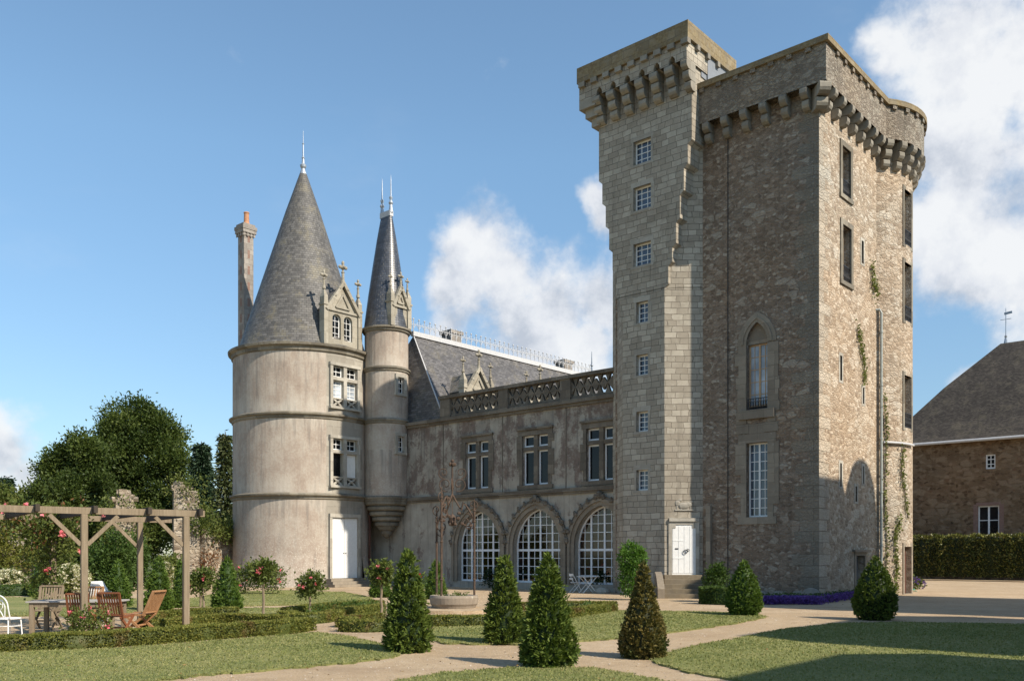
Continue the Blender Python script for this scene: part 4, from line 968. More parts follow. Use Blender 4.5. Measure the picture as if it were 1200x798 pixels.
for side in (-1, 1):
    mb = CB(); s_ = -.28 if side < 0 else 1.66; pts = []
    for k in range(9):
        f = k/8; d = -.1-1.85*f; z = .98-.62*f*f
        pts.append((d, z, s_+side*.10*f))
    for (d0, z0, o0), (d1, z1, o1) in zip(pts[:-1], pts[1:]):
        for e in (0,):
            q = [mp(o0-.13, z0, d0), mp(o0+.13, z0, d0), mp(o1+.13, z1, d1), mp(o1-.13, z1, d1)]; mb.face(q)
            mb.face([mp(o0-.13, -.05, d0), mp(o0-.13, z0, d0), mp(o1-.13, z1, d1), mp(o1-.13, -.05, d1)]); mb.face([mp(o0+.13, z0, d0), mp(o0+.13, -.05, d0), mp(o1+.13, -.05, d1), mp(o1+.13, z1, d1)])
    d1, z1, o1 = pts[-1]; mb.face([mp(o1-.13, -.05, d1), mp(o1+.13, -.05, d1), mp(o1+.13, z1, d1), mp(o1-.13, z1, d1)])
    mb.build('step_cheek', M['surround'], stp)
mb = CB(); mb.ball((-9.55, -.25, .05), .3, 1.4, .9, .7); mb.build('corner_stone', M['pale_stone'], st)
mb = CB(); kx = flat_map((0, 0), 0); mbox(mb, kx, -4.55, -4.35, .1, 3.6, -.16, .02); mb.build('buttress_strip', M['surround'], st)

# ------------------------------------------------------------------ main wing
WB = .8
wing = cthing('castle_wing', 'long two storey castle wing with three pointed arches and pierced stone balustrade', 'building', -18, WB)
wm = flat_map((0, WB), 0); CX = [-17.9, -14.1, -10.35]
arch_ops = [(c-1.48, c+1.48, .32, 3.85, 2.05) for c in CX]; up_ops = [(c-.80, c+.80, 4.98, 7.35) for c in (-18.0, -14.18, -10.35)]
mb = CB(); wall(mb, wm, -28.5, -8.6, -.2, 8.45, arch_ops+up_ops, .42); mb.build('front_wall', M['wing'], wing)
mb = CB(); mbox(mb, wm, -28.5, -8.6, 4.55, 4.72, -.16, .02); mbox(mb, wm, -28.5, -8.6, 4.44, 4.55, -.08, .02); mb.build('string_course', M['dark_stone'], wing)
mb = CB(); mbox(mb, wm, -28.5, -8.6, 8.45, 8.58, -.10, .1); mbox(mb, wm, -28.5, -8.6, 8.58, 8.74, -.22, .1); mb.build('cornice', M['dark_stone'], wing)
mb = CB()                                               # rooms behind the glass
mb.loft([[(-8.7, WB+.43), (-8.7, WB+6), (-23.4, WB+6), (-23.4, WB+.43)]]*2, [.3, 4.4], False, False, False)
mb.face([(-8.7, WB+.43, .3), (-23.4, WB+.43, .3), (-23.4, WB+6, .3), (-8.7, WB+6, .3)]); mb.face([(-8.7, WB+.43, 4.4), (-23.4, WB+.43, 4.4), (-23.4, WB+6, 4.4), (-8.7, WB+6, 4.4)])
mb.build('interior', M['interior'], wing)
mb = CB(); mb.loft([[(-8.6, 1.1), (-8.6, 14), (-20.4, 14)]]*2, [-.2, 8.45], False, False, False); mb.face([(-8.6, .9, 8.5), (-20.4, .9, 8.5), (-20.4, 14, 8.5), (-8.6, 14, 8.5)]); mb.build('terrace_roof', M['lead'], wing)
for i, c in enumerate(CX):
    mb = CB(); arch_band(mb, wm, c, 1.48, 2.05, 1.8, .32, .0, .20, -.06, .04); arch_band(mb, wm, c, 1.48, 2.05, 1.8, .32, .20, .34, -.13, .04)
    mb.build('arch_moulding', M['surround'], wing)
    mb = CB(); pts = arch_pts(c, 1.48+.38, 2.05, 1.8+.40, 14); pts = pts
    for j in range(1, len(pts)-1):
        if j % 2 and j != len(pts)//2:
            s, z = pts[j]; mb.ball(wm(s, z, -.12), .11, 1.2, .8, 1, 7, 5); mb.ball(wm(s+(s-c)*.04, z+.10, -.14), .075, 1, 1, 1, 6, 4)
    s, z = pts[len(pts)//2]; mb.ball(wm(s, z+.08, -.12), .15, 1, .8, 1.2); mb.ball(wm(s-.16, z+.02, -.12), .1); mb.ball(wm(s+.16, z+.02, -.12), .1)
    for j in range(0, len(pts)-1): mb.bar(wm(*pts[j], -.06), wm(*pts[j+1], -.06), .09, .12)
    mb.build('crocket_hood', M['dark_stone'], wing)
    window(wing, wm, c-1.48, c+1.48, .32, 3.85, .3, 2, 9, M['whitebar'], M['clear'], 4, .075, .03, 'arched_window', 2.05, transom=1.88)
for i, (a, c, d, e) in enumerate(up_ops):
    mb = CB(); surround(mb, wm, a, c, d, e, .26, .04, .05, .04, True); mbox(mb, wm, a-.32, c+.32, e+.26, e+.36, -.12, .05)
    m_ = (a+c)/2; mbox(mb, wm, m_-.12, m_+.12, d, e, .02, .34); mbox(mb, wm, a, m_-.12, 6.62, 6.80, .03, .33); mbox(mb, wm, m_+.12, c, 6.62, 6.80, .03, .33); mb.build('mullioned_surround', M['dark_stone'], wing)
    for x0, x1 in ((a, m_-.12), (m_+.12, c)):
        window(wing, wm, x0, x1, d, 6.62, .18, 1, 1, M['whitebar'], M['glass'], 1, .075, .02); window(wing, wm, x0, x1, 6.80, e, .18, 1, 1, M['whitebar'], M['glass'], 1, .075, .02)
# blind strips of paler dressing between the bays
mb = CB()
for x in (-20.4, -16.25, -12.3): mbox(mb, wm, x-.06, x+.0, 4.73, 8.44, -.012, .02)
mb.build('wall_strip', M['dark_stone'], wing)
# balustrade of pierced panels between piers
BZ0, BZ1 = 8.76, 9.72
piers = [-20.15, -16.1, -12.25, -8.5]
for i, x in enumerate(piers):
    mb = CB(); w = .3 if i else .36; mb.box(x-w, x+w, WB-.18, WB+.26, BZ0-.02, BZ1); mb.build('balustrade_pier', M['dark_stone'], wing)
mb = CB(); mb.box(-20.6, -8.0, WB-.24, WB+.3, BZ1+.002, BZ1+.16); mb.build('balustrade_coping', M['dark_stone'], wing)
for a, c in zip(piers[:-1], piers[1:]):
    x0, x1 = a+.3, c-.3; n = 7; cw = (x1-x0)/n; mb = CB(); z0, z1 = BZ0+.12, BZ1-.02; hh = z1-z0; dz = .10
    mb.box(x0, x1, WB-.1, WB+.1, BZ0, z0)
    for k in range(n):
        cx = x0+cw*(k+.5); cz = (z0+z1)/2; w2, h2 = cw/2, hh/2
        kites = [[(0, .03), (-.24, .5), (-.55, .93), (-.62, 1), (.62, 1), (.55, .93), (.24, .5)], [(0, -.03), (.24, -.5), (.55, -.93), (.62, -1), (-.62, -1), (-.55, -.93), (-.24, -.5)],
                 [(.03, 0), (.45, .28), (.9, .62), (1, .70), (1, -.70), (.9, -.62), (.45, -.28)], [(-.03, 0), (-.45, -.28), (-.9, -.62), (-1, -.70), (-1, .70), (-.9, .62), (-.45, .28)]]
        for q in kites:
            P = [(cx+x*w2*.999, cz+z*h2*.999) for x, z in q]
            mb.face([(x, WB-.07, z) for x, z in P]); mb.face([(x, WB+.07, z) for x, z in P[::-1]])
            for p, r in zip(P, P[1:]+P[:1]): mb.face([(p[0], WB-.07, p[1]), (p[0], WB+.07, p[1]), (r[0], WB+.07, r[1]), (r[0], WB-.07, r[1])])
        mb.ball((cx, WB, cz), .07, 1, 1.3, 1, 8, 5)
    mb.build('balustrade_panel', M['dark_stone'], wing)
# curtain, lantern and far window seen through the arches
mb = CB()
for k in range(12): mb.box(-19.3+k*.09, -19.22+k*.09, WB+.62+.03*(k % 2), WB+.68+.03*(k % 2), .5, 3.5)
tag(mb.build('curtain', M['linen']), 'pale linen curtain drawn behind the arch nearest the round tower', 'curtain')
lan = cthing('hanging_lantern', 'white lantern hanging behind the arch next to the stair tower', 'lantern', -10.9, WB+2.0, 2.15)
mb = CB(); mb.lathe(-10.9, WB+2.0, [(.02, 2.15), (.22, 2.25), (.26, 2.7), (.28, 2.74), (.10, 3.0), (.06, 3.1), (.0, 3.2)], 6); mb.build('body', M['white'], lan)
mb = CB(); mb.tube([(-10.9, WB+2.0, 3.2), (-10.9, WB+2.0, 4.4)], .012, 5); mb.build('chain', M['iron'], lan)

# ------------------------------------------------------------------ rear wing with the tall slate roof
rear = cthing('slate_roofed_wing', 'tall slate roof with white zinc cresting running back behind the balustrade', 'building', -24, WB+1)
ev_z, rg = 8.75, 13.85; UR, UL, UM = -20.45, -27.6, -24.0; BF, BR, BE = WB+.05, 1.95, 18.6
def slope(mb, pts):
    a = Vector(pts[1])-Vector(pts[0]); mb.face(pts)
mb = CB(); slope(mb, [(UR, BF, ev_z), (UR, BE+1, ev_z), (UM, BE, rg), (UM, BR, rg)]); slope(mb, [(UL, BE+1, ev_z), (UL, BF, ev_z), (UM, BR, rg), (UM, BE, rg)])
slope(mb, [(UL, BF, ev_z), (UR, BF, ev_z), (UM, BR, rg)]); slope(mb, [(UR, BE+1, ev_z), (UL, BE+1, ev_z), (UM, BE, rg)]); mb.build('roof', M['slate_roof'], rear)
mb = CB(); mb.loft([[(UR+.05, 1.3), (UR+.05, BE+.9), (UL, BE+.9), (UL, 1.3)]]*2, [-.2, ev_z], False, False); mb.build('wall', M['wing'], rear)
mb = CB(); mb.box(UM-.12, UM+.12, BR-.1, BE+.05, rg-.04, rg+.22); mb.bar((UR+.02, BF-.02, ev_z), (UM, BR, rg), .05, .05); mb.tube([(UR+.15, BF, ev_z-.05), (UR+.15, BE, ev_z-.05)], .09, 6)
rz = mb.build('ridge_flashing', M['zinc'], rear)
mb = CB(); bx = BR
while bx < BE:
    mb.bar((UM, bx, rg+.22), (UM, bx, rg+.86), .03); mb.bar((UM, bx-.20, rg+.62), (UM, bx+.20, rg+.62), .03); mb.ball((UM, bx, rg+.92), .055, n=5, m=4)
    for sg in (-1, 1): mb.tube([(UM, bx, rg+.45), (UM, bx+sg*.12, rg+.52), (UM, bx+sg*.16, rg+.68), (UM, bx+sg*.09, rg+.76)], .017, 4)
    bx += .42
mb.build('cresting', M['zinc'], rz)
mb = CB(); mb.tube([(UM, BE, rg+.3), (UM, BE, rg+.9), (UM, BE, rg+1.9)], [.08, .05, .015], 6); mb.ball((UM, BE, rg+.95), .1); mb.build('roof_finial', M['lead'], rear)
for b_ in (6.8, 17.9):
    mb = CB(); mb.box(-26.3, -25.5, b_-.45, b_+.45, 11, 15.05); mb.box(-26.4, -25.4, b_-.55, b_+.55, 15.05, 15.25); mb.build('chimney_stack', M['chimney'], rear)
def dormer(parent, o, ang, w, z0, ze, za, depth, lights, win_z0, win_z1, lw, fin=1.0, pin=True, roofmat=None, blind=False):
    """stone gabled dormer; o = foot of the front's middle in the castle frame, ang = direction of +s along the front"""
    mp0 = flat_map(o, ang); h = w/2; mp = mp0
    d_ = CB(); ops = []
    if lights == 2: ops = [(-.06-lw-.04, -.10, win_z0, win_z1, win_z1-lw*.45), (.10, .10+lw, win_z0, win_z1, win_z1-lw*.45)]
    elif lights == 1: ops = [(-lw/2, lw/2, win_z0, win_z1, win_z1-lw*.5)]
    wall(d_, mp, -h, h, z0, ze, ops, .22)
    d_.face([mp(-h, ze), mp(h, ze), mp(0, za-.25)])
    for s in (-h, h): d_.face([mp(s, z0, 0), mp(s, ze, 0), mp(s, ze, .3), mp(s, z0, .3)])
    dm = d_.build('dormer', M['dormer'], parent); d_ = CB()
    for s in (-h, h): d_.face([mp(s, z0, .3), mp(s, ze, .3), mp(s, ze, depth), mp(s, z0, depth)])
    d_.build('slate_cheeks', roofmat or M['slate'], dm)
    r = CB(); e = .10
    for sg in (-1, 1): r.face([mp(0, za-.2, -.02), mp(0, za-.2, depth), mp(sg*(h+.06), ze-.03, depth), mp(sg*(h+.06), ze-.03, -.02)])
    r.build('gable_roof', roofmat or M['slate'], dm)
    g = CB()
    for sg in (-1, 1):
        g.bar(mp(sg*(h+.10), ze-.12, -.06), mp(0, za, -.06), .2, .17); g.ball(mp(sg*(h*.55), ze+(za-ze)*.48, -.1), .11, n=7, m=5); g.ball(mp(sg*(h*.25), ze+(za-ze)*.78, -.1), .10, n=7, m=5)
    mbox(g, mp, -h-.04, h+.04, ze-.12, ze-.0, -.07, .02)
    pr = [(-h*.45, ze+.12), (h*.45, ze+.12), (0, ze+(za-ze)*.58)]
    for p, q in zip(pr, pr[1:]+pr[:1]): g.bar(mp(*p, -.04), mp(*q, -.04), .07, .08)
    c = mp(0, za, -.04); cross_finial(g, (c.x, c.y, za-.08), fin)
    g.build('gable_coping', M['dormer'], dm)
    if pin:
        for sg in (-1, 1):
            p = CB(); s = sg*(h+.12); T0 = mp(s, 0, .1)
            mbox(p, mp, s-.13, s+.13, z0, ze+.1, -.10, .3)
            mbox(p, mp, s-.17, s+.17, ze+.1, ze+.2, -.14, .34)
            P = [mp(s-.12, 0, -.09), mp(s+.12, 0, -.09), mp(s+.12, 0, .29), mp(s-.12, 0, .29)]
            p.loft([[(q.x, q.y) for q in P]]*2+[[(T0.x, T0.y)]*4], [ze+.2, ze+.55, ze+1.05]); cross_finial(p, (T0.x, T0.y, ze+.95), fin*.78)
            p.build('pinnacle', M['dormer'], dm)
    for o_ in ops: window(dm, mp, o_[0], o_[1], o_[2], o_[3], .16, 2 if lights == 2 else 2, 4, M['white'], M['glass'], 1, .05, .022, 'window', o_[4])
    return dm
dormer(rear, (UR+.05, 3.4), PI/2, 1.9, 8.8, 10.45, 11.75, 2.6, 1, 9.1, 10.3, .6, 1.05)
dormer(rear, (UR+.05, 8.6), PI/2, 1.9, 8.8, 10.45, 11.75, 2.6, 1, 9.1, 10.3, .6, 1.05)

# ------------------------------------------------------------------ big round tower
RC = (-28.3, -2.33, 3.73)
rt = cthing('round_tower', 'stout round rendered tower with tall conical slate roof and stone dormer', 'tower', RC[0], RC[1])
zs3 = [4.71, 8.86, 12.4]
ang = lambda s: s/RC[2]
cmp_ = lambda s, z, d=0.0: Vector((RC[0]+(RC[2]-d)*math.cos(s/RC[2]), RC[1]+(RC[2]-d)*math.sin(s/RC[2]), z))
sb0, sb1 = -1.12, 1.35                                   # the dressed bay facing the court
mb = CB(); mb.lathe(RC[0], RC[1], [(3.95, -.2), (3.82, .7), (3.73, 1.6), (3.73, zs3[2])], 80, ang(sb1), ang(sb0)+2*PI, RC[2]); mb.build('wall', M['plaster'], rt)
wops = [(-.80, .80, 9.35, 11.5), (-.80, .80, 5.25, 7.72), (-.84, .84, .42, 3.6)]
mb = CB(); wall(mb, cmp_, sb0, sb1, -.2, zs3[2], wops, .3, .22); mb.build('dressed_bay', M['bay'], rt)
for k, z in enumerate(zs3):
    mb = CB()
    if k < 2: mb.lathe(RC[0], RC[1], [(RC[2]-.02, z-.22), (RC[2]+.06, z-.16), (RC[2]+.07, z-.06), (RC[2]+.19, z), (RC[2]+.2, z+.07), (RC[2]-.02, z+.16)], 96)
    else: mb.lathe(RC[0], RC[1], [(RC[2]-.02, z-.30), (RC[2]+.08, z-.24), (RC[2]+.1, z-.08), (RC[2]+.24, z), (RC[2]+.26, z+.12), (RC[2]-.3, z+.2)], 96)
    mb.build('string_course' if k < 2 else 'cornice', M['string'], rt)
mb = CB(); mb.lathe(RC[0], RC[1], [(3.62, 12.55), (3.44, 12.75), (2.72, 15.0), (1.82, 17.8), (.95, 20.5), (.20, 22.65)], 80, ref=3.0); mb.build('conical_roof', M['slate'], rt)
mb = CB(); mb.lathe(RC[0], RC[1], [(.30, 22.3), (.17, 22.75), (.10, 22.95), (.16, 23.05), (.18, 23.15), (.08, 23.25), (.06, 23.5), (.09, 23.55), (.045, 23.65), (.035, 24.3), (.06, 24.33), (.02, 24.4), (.012, 25.0), (0, 25.1)], 12); mb.build('finial', M['spike'], rt)
tmw = flat_map((RC[0]+RC[2]*.992, RC[1]), PI/2)
for (a, c, d, e), tz in ((wops[0], 10.75), (wops[1], 6.95)):
    mb = CB(); m_ = 0
    mbox(mb, tmw, -.11, .11, d, e, -.02, .3); mbox(mb, tmw, -.80, -.11, tz, tz+.17, -.02, .28); mbox(mb, tmw, .11, .80, tz, tz+.17, -.02, .28)
    mbox(mb, tmw, -1.0, 1.0, e, e+.16, -.07, .2); mbox(mb, tmw, -1.0, 1.0, d-.10, d, -.12, .2); mbox(mb, tmw, -.97, -.8, d, e, -.04, .2); mbox(mb, tmw, .8, .97, d, e, -.04, .2)
    mb.build('mullioned_surround', M['pale_stone'], rt)
    mb = CB()
    for x0, x1 in ((-.78, -.12), (.12, .78)):           # pierced apron panels under the lights
        mbox(mb, tmw, x0, x1, d, d+.07, .02, .14); mbox(mb, tmw, x0, x1, d+.42, d+.49, .02, .14)
        for s in (-1, 1): mb.bar(tmw((x0+x1)/2-s*.26, d+.07, .08), tmw((x0+x1)/2+s*.26, d+.42, .08), .07, .1)
        mb.ball(tmw((x0+x1)/2, d+.245, .07), .10)
    mb.build('apron_panel', M['pale_stone'], rt)
    for x0, x1 in ((-.80, -.11), (.11, .80)):
        opn = (d < 6 and x0 < 0)
        window(rt, tmw, x0, x1, tz+.17, e, .2, 2, 2, M['white'], M['glass'], 1, .06, .03)
        if opn:
            pb = CB(); pb.face([tmw(x0, d+.49, .28), tmw(x1, d+.49, .28), tmw(x1, tz, .28), tmw(x0, tz, .28)]); pb.build('open_window', M['glass'], rt)
        elif d < 6:
            pb = CB(); mbox(pb, tmw, x0+.01, x1-.01, d+.5, tz-.01, .15, .19)
            for k in range(16): mbox(pb, tmw, x0+.09, x1-.09, d+.58+k*.055, d+.61+k*.055, .135, .15)
            pb.build('shutter', M['white'], rt)
        else: window(rt, tmw, x0, x1, d+.49, tz, .2, 2, 4, M['white'], M['curtain_glass'], 1, .06, .03)
mb = CB(); mbox(mb, tmw, -1.0, -.84, .42, 3.6, -.03, .25); mbox(mb, tmw, .84, 1.0, .42, 3.6, -.03, .25); mbox(mb, tmw, -1.0, 1.0, 3.6, 3.8, -.05, .25); mb.build('door_frame', M['pale_stone'], rt)
for sg in (-1, 1):
    mb = CB(); x0, x1 = (-.83, -.01) if sg < 0 else (.01, .83); mbox(mb, tmw, x0, x1, .44, 3.58, .06, .11)
    for z0, z1 in ((.55, 1.5), (1.62, 2.9), (3.0, 3.5)): mbox(mb, tmw, x0+.1, x1-.1, z0, z1, .05, .065)
    dd = mb.build('door_shutter', M['white'], rt); mb = CB(); mb.ball(tmw(sg*.07, 1.75, .03), .03); mb.build('handle', M['iron'], dd)
mb = CB()
for k in range(3): mbox(mb, tmw, -1.2-.12*k, 1.2+.12*k, -.05 if k == 2 else .42-.14*(k+1), .42-.14*k-.002, -.4-.3*k, .1)
mb.build('door_steps', M['surround'], rt)
dormer(rt, (RC[0]+RC[2]*.93, RC[1]), PI/2, 2.0, 12.55, 14.5, 15.95, 2.2, 2, 12.95, 14.25, .55, 1.2)

# ------------------------------------------------------------------ slim corbelled turret
SC_ = (-24.3, .25, 1.18)
tu = cthing('corbelled_turret', 'slim round turret corbelled out of the wall with pointed slate roof and two spikes', 'turret', SC_[0], SC_[1], 2.6)
tmt = flat_map((SC_[0]+SC_[2]*.985, SC_[1]), PI/2); cmt = lambda s, z, d=0.0: Vector((SC_[0]+(SC_[2]-d)*math.cos(s/SC_[2]), SC_[1]+(SC_[2]-d)*math.sin(s/SC_[2]), z))
tops = [(-.22, .22, 10.3, 11.15), (-.22, .22, 7.15, 8.0)]
mb = CB(); wall(mb, cmt, -PI*SC_[2], PI*SC_[2], 4.6, 13.7, tops, .2, .2); mb.build('wall', M['plaster'], tu)
for (a, c, d, e) in tops:
    mb = CB(); surround(mb, tmt, a, c, d, e, .17, .05, .12, .02); mb.build('window_surround', M['pale_stone'], tu); window(tu, tmt, a, c, d, e, .14, 2, 3, M['white'], M['glass'], 1, .05, .025)
for z, o in ((4.66, .1), (8.82, .12), (11.6, .12), (13.75, .18)):
    mb = CB(); r = SC_[2]; mb.lathe(SC_[0], SC_[1], [(r-.02, z-.18), (r+o*.5, z-.12), (r+o*.5, z-.04), (r+o, z), (r+o, z+.08), (r-.02, z+.15)], 48); mb.build('string_course', M['string'], tu)
mb = CB(); prof = [(.0, 2.55), (.16, 2.62), (.30, 2.8), (.32, 2.95), (.42, 3.0), (.52, 3.15)]
for k in range(5): r = .52+.14*k; z = 3.18+.28*k; prof += [(r, z), (r+.12, z+.06), (r+.14, z+.2), (r+.06, z+.27)]
mb.lathe(SC_[0], SC_[1], prof+[(1.2, 4.6)], 40); mb.build('corbel_base', M['string'], tu)
mb = CB(); n = 40                                       # roof drawn up to a short ridge
ring0 = [(SC_[0]+1.22*math.cos(2*PI*i/n), SC_[1]+1.22*math.sin(2*PI*i/n)) for i in range(n)]
def rdg(i, f):
    a = 2*PI*i/n; bx = 1.22*(1-f)+.10*f; e = .30*f
    return (SC_[0]+bx*math.cos(a)+e*(1 if math.cos(a) > .01 else -1 if math.cos(a) < -.01 else 0), SC_[1]+bx*math.sin(a))
fr = [0, .08, .25, .5, .75, 1]; zz = [13.88, 14.5, 15.7, 17.3, 18.8, 20.1]
for k in range(5):
    for i in range(n):
        L = lambda ii, kk: (ii*2*PI*.9/n, zz[kk])
        mb.face([(*rdg(i, fr[k]), zz[k]), (*rdg(i+1, fr[k]), zz[k]), (*rdg(i+1, fr[k+1]), zz[k+1]), (*rdg(i, fr[k+1]), zz[k+1])], [L(i, k), L(i+1, k), L(i+1, k+1), L(i, k+1)], True)
mb.build('pointed_roof', M['slate_blue'], tu)
mb = CB(); mb.box(SC_[0]-.42, SC_[0]+.42, SC_[1]-.12, SC_[1]+.12, 20.0, 20.3); mb.build('ridge_cap', M['zinc'], tu)
for s in (-.36, .36):
    mb = CB(); mb.lathe(SC_[0]+s, SC_[1], [(.12, 20.2), (.08, 20.6), (.13, 20.7), (.06, 20.85), (.10, 21.0), (.04, 21.1), (.025, 21.9), (0, 22.3)], 10); mb.build('spike_finial', M['spike'], tu)
dormer(tu, (SC_[0]+SC_[2]*.95, SC_[1]), PI/2, .95, 13.85, 15.0, 16.0, .9, 1, 14.0, 15.0, .42, .85)
mb = CB(); mb.tube([(-25.02, -.34, 8.6), (-25.02, -.34, .2)], .06, 8)
for z in (1.5, 3, 5.5, 7): mb.lathe(-25.02, -.34, [(.08, z), (.08, z+.06)], 8)
mb.build('rain_pipe', M['rustpipe'], tu)

# ------------------------------------------------------------------ chimney behind the round tower
p = at(288, 54); ch = thing('chimney', 'tall slim banded brick and stone chimney rising behind the round tower', 'chimney', p, CROT)
mb = MB(Matrix.Translation(p) @ Matrix.Rotation(CROT, 4, 'Z') @ Matrix.Diagonal((.80, .80, 1, 1))); mb.box(-.40, .40, -.40, .40, 0, 20.6); mb.build('shaft', M['chimney'], ch)
mb = MB(Matrix.Translation(p) @ Matrix.Rotation(CROT, 4, 'Z') @ Matrix.Diagonal((.80, .80, 1, 1))); mb.box(-.47, .47, -.47, .47, 20.6, 20.75); mb.box(-.56, .56, -.56, .56, 20.75, 20.95); mb.box(-.60, .60, -.60, .60, 20.95, 21.15); mb.box(-.5, .5, -.5, .5, 21.15, 21.3)
for s in (-.42, -.14, .14, .42):
    mb.box(s-.06, s+.06, -.52, -.46, 20.55, 20.75); mb.box(.46, .52, s-.06, s+.06, 20.55, 20.75)
mb.build('cap', M['chimney'], ch)
mb = MB(Matrix.Translation(p) @ Matrix.Rotation(CROT, 4, 'Z') @ Matrix.Diagonal((.80, .80, 1, 1))); z = 12.6
while z < 20.3:
    mb.box(-.10, .10, -.405, -.39, z, z+.5); mb.box(.39, .405, -.10, .10, z, z+.5); z += .95
mb.build('brick_inlay', M['brick'], ch)
mb = MB(Matrix.Translation(p) @ Matrix.Rotation(CROT, 4, 'Z') @ Matrix.Diagonal((.80, .80, 1, 1))); mb.lathe(.1, 0, [(.24, 21.3), (.26, 21.35), (.2, 21.45), (.18, 21.95), (.22, 22.0), (.2, 22.05), (.14, 22.04)], 14); mb.build('chimney_pot', M['terracotta'], ch)

# ------------------------------------------------------------------ outbuilding and hedge on the right
bD = 61.0; bp = at(1136, bD)
bo = thing('stone_outbuilding', 'brown rubble outbuilding with steep dark slate hipped roof beyond the hedge', 'building', bp, CROT)
BM = Matrix.Translation(bp) @ Matrix.Rotation(CROT, 4, 'Z')
def BB(): return MB(BM)
_cm = CM; bmf = flat_map((0, 0), 0)
def bwin(x): 
    r = (x-HX)/F; return (r*bp.y-bp.x)/(U[0]-r*U[1])
EV = 9.45
o1 = (bwin(1146), bwin(1171), 2.0, zat(592, 60)); o2 = (bwin(1155), bwin(1166.5), zat(549, 60), zat(532, 60))
mb = BB(); wall(mb, bmf, -6.2, 16, -.2, EV-.1, [o1, o2], .25); mb.loft([[(-6.2, 0), (-6.2, 10), (16, 10), (16, 0)]]*2, [-.2, EV-.1], False, False, False); mb.build('wall', M['barn'], bo)
CMs = CM; CM = BM
for o, rws, cs, lab in ((o1, 4, 2, None), (o2, 3, 1, None)):
    window(bo, bmf, o[0], o[1], o[2], o[3], .12, 1 if cs == 2 else 2, rws if cs == 1 else 3, M['white'], M['glass'], cs, .09, .05)
mb = BB(); a, c, d, e = o1
mbox(mb, bmf, a-.28, a, d, e+.1, -.02, .1); mbox(mb, bmf, c, c+.28, d, e+.1, -.02, .1); mbox(mb, bmf, a-.1, c+.1, e, e+.22, -.03, .1); mb.build('brick_surround', M['brick'], bo)
CM = CMs
mb = BB(); ov = .4; P0 = [(-6.2-ov, -ov), (16+ov, -ov), (16+ov, 10+ov), (-6.2-ov, 10+ov)]
def ins(d): return [(-6.2-ov+d*1.42, -ov+d), (16+ov-d*1.42, -ov+d), (16+ov-d*1.42, 10+ov-d), (-6.2-ov+d*1.42, 10+ov-d)]
dz = [0, .5, 1.3, 3.0, 5.2]; zz = [EV-.15, EV+.30, EV+1.35, EV+4.1, 16.6]
mb.loft([ins(d) for d in dz], zz, True, True); mb.build('roof', M['slate_dark'], bo)
mb = BB(); mb.tube([(-6.2-ov, -ov-.1, EV-.15), (16+ov, -ov-.1, EV-.15)], .10, 8); mb.tube([(-6.2, -.1, EV-.2), (-6.2, -.1, .1)], .06, 8); mb.build('gutter', M['zinc'], bo)
mb = BB(); fx, fy = ins(5.2)[0]; fy += .15; fx += .3; mb.lathe(fx, fy, [(.16, 16.5), (.07, 17.0), (.10, 17.1), (.03, 17.2), (.02, 19.0), (0, 19.2)], 8); mb.bar((fx-.35, fy, 18.3), (fx+.35, fy, 18.3), .03); mb.bar((fx-.1, fy, 18.7), (fx+.4, fy, 18.75), .05, .16); mb.build('weathervane', M['lead'], bo)
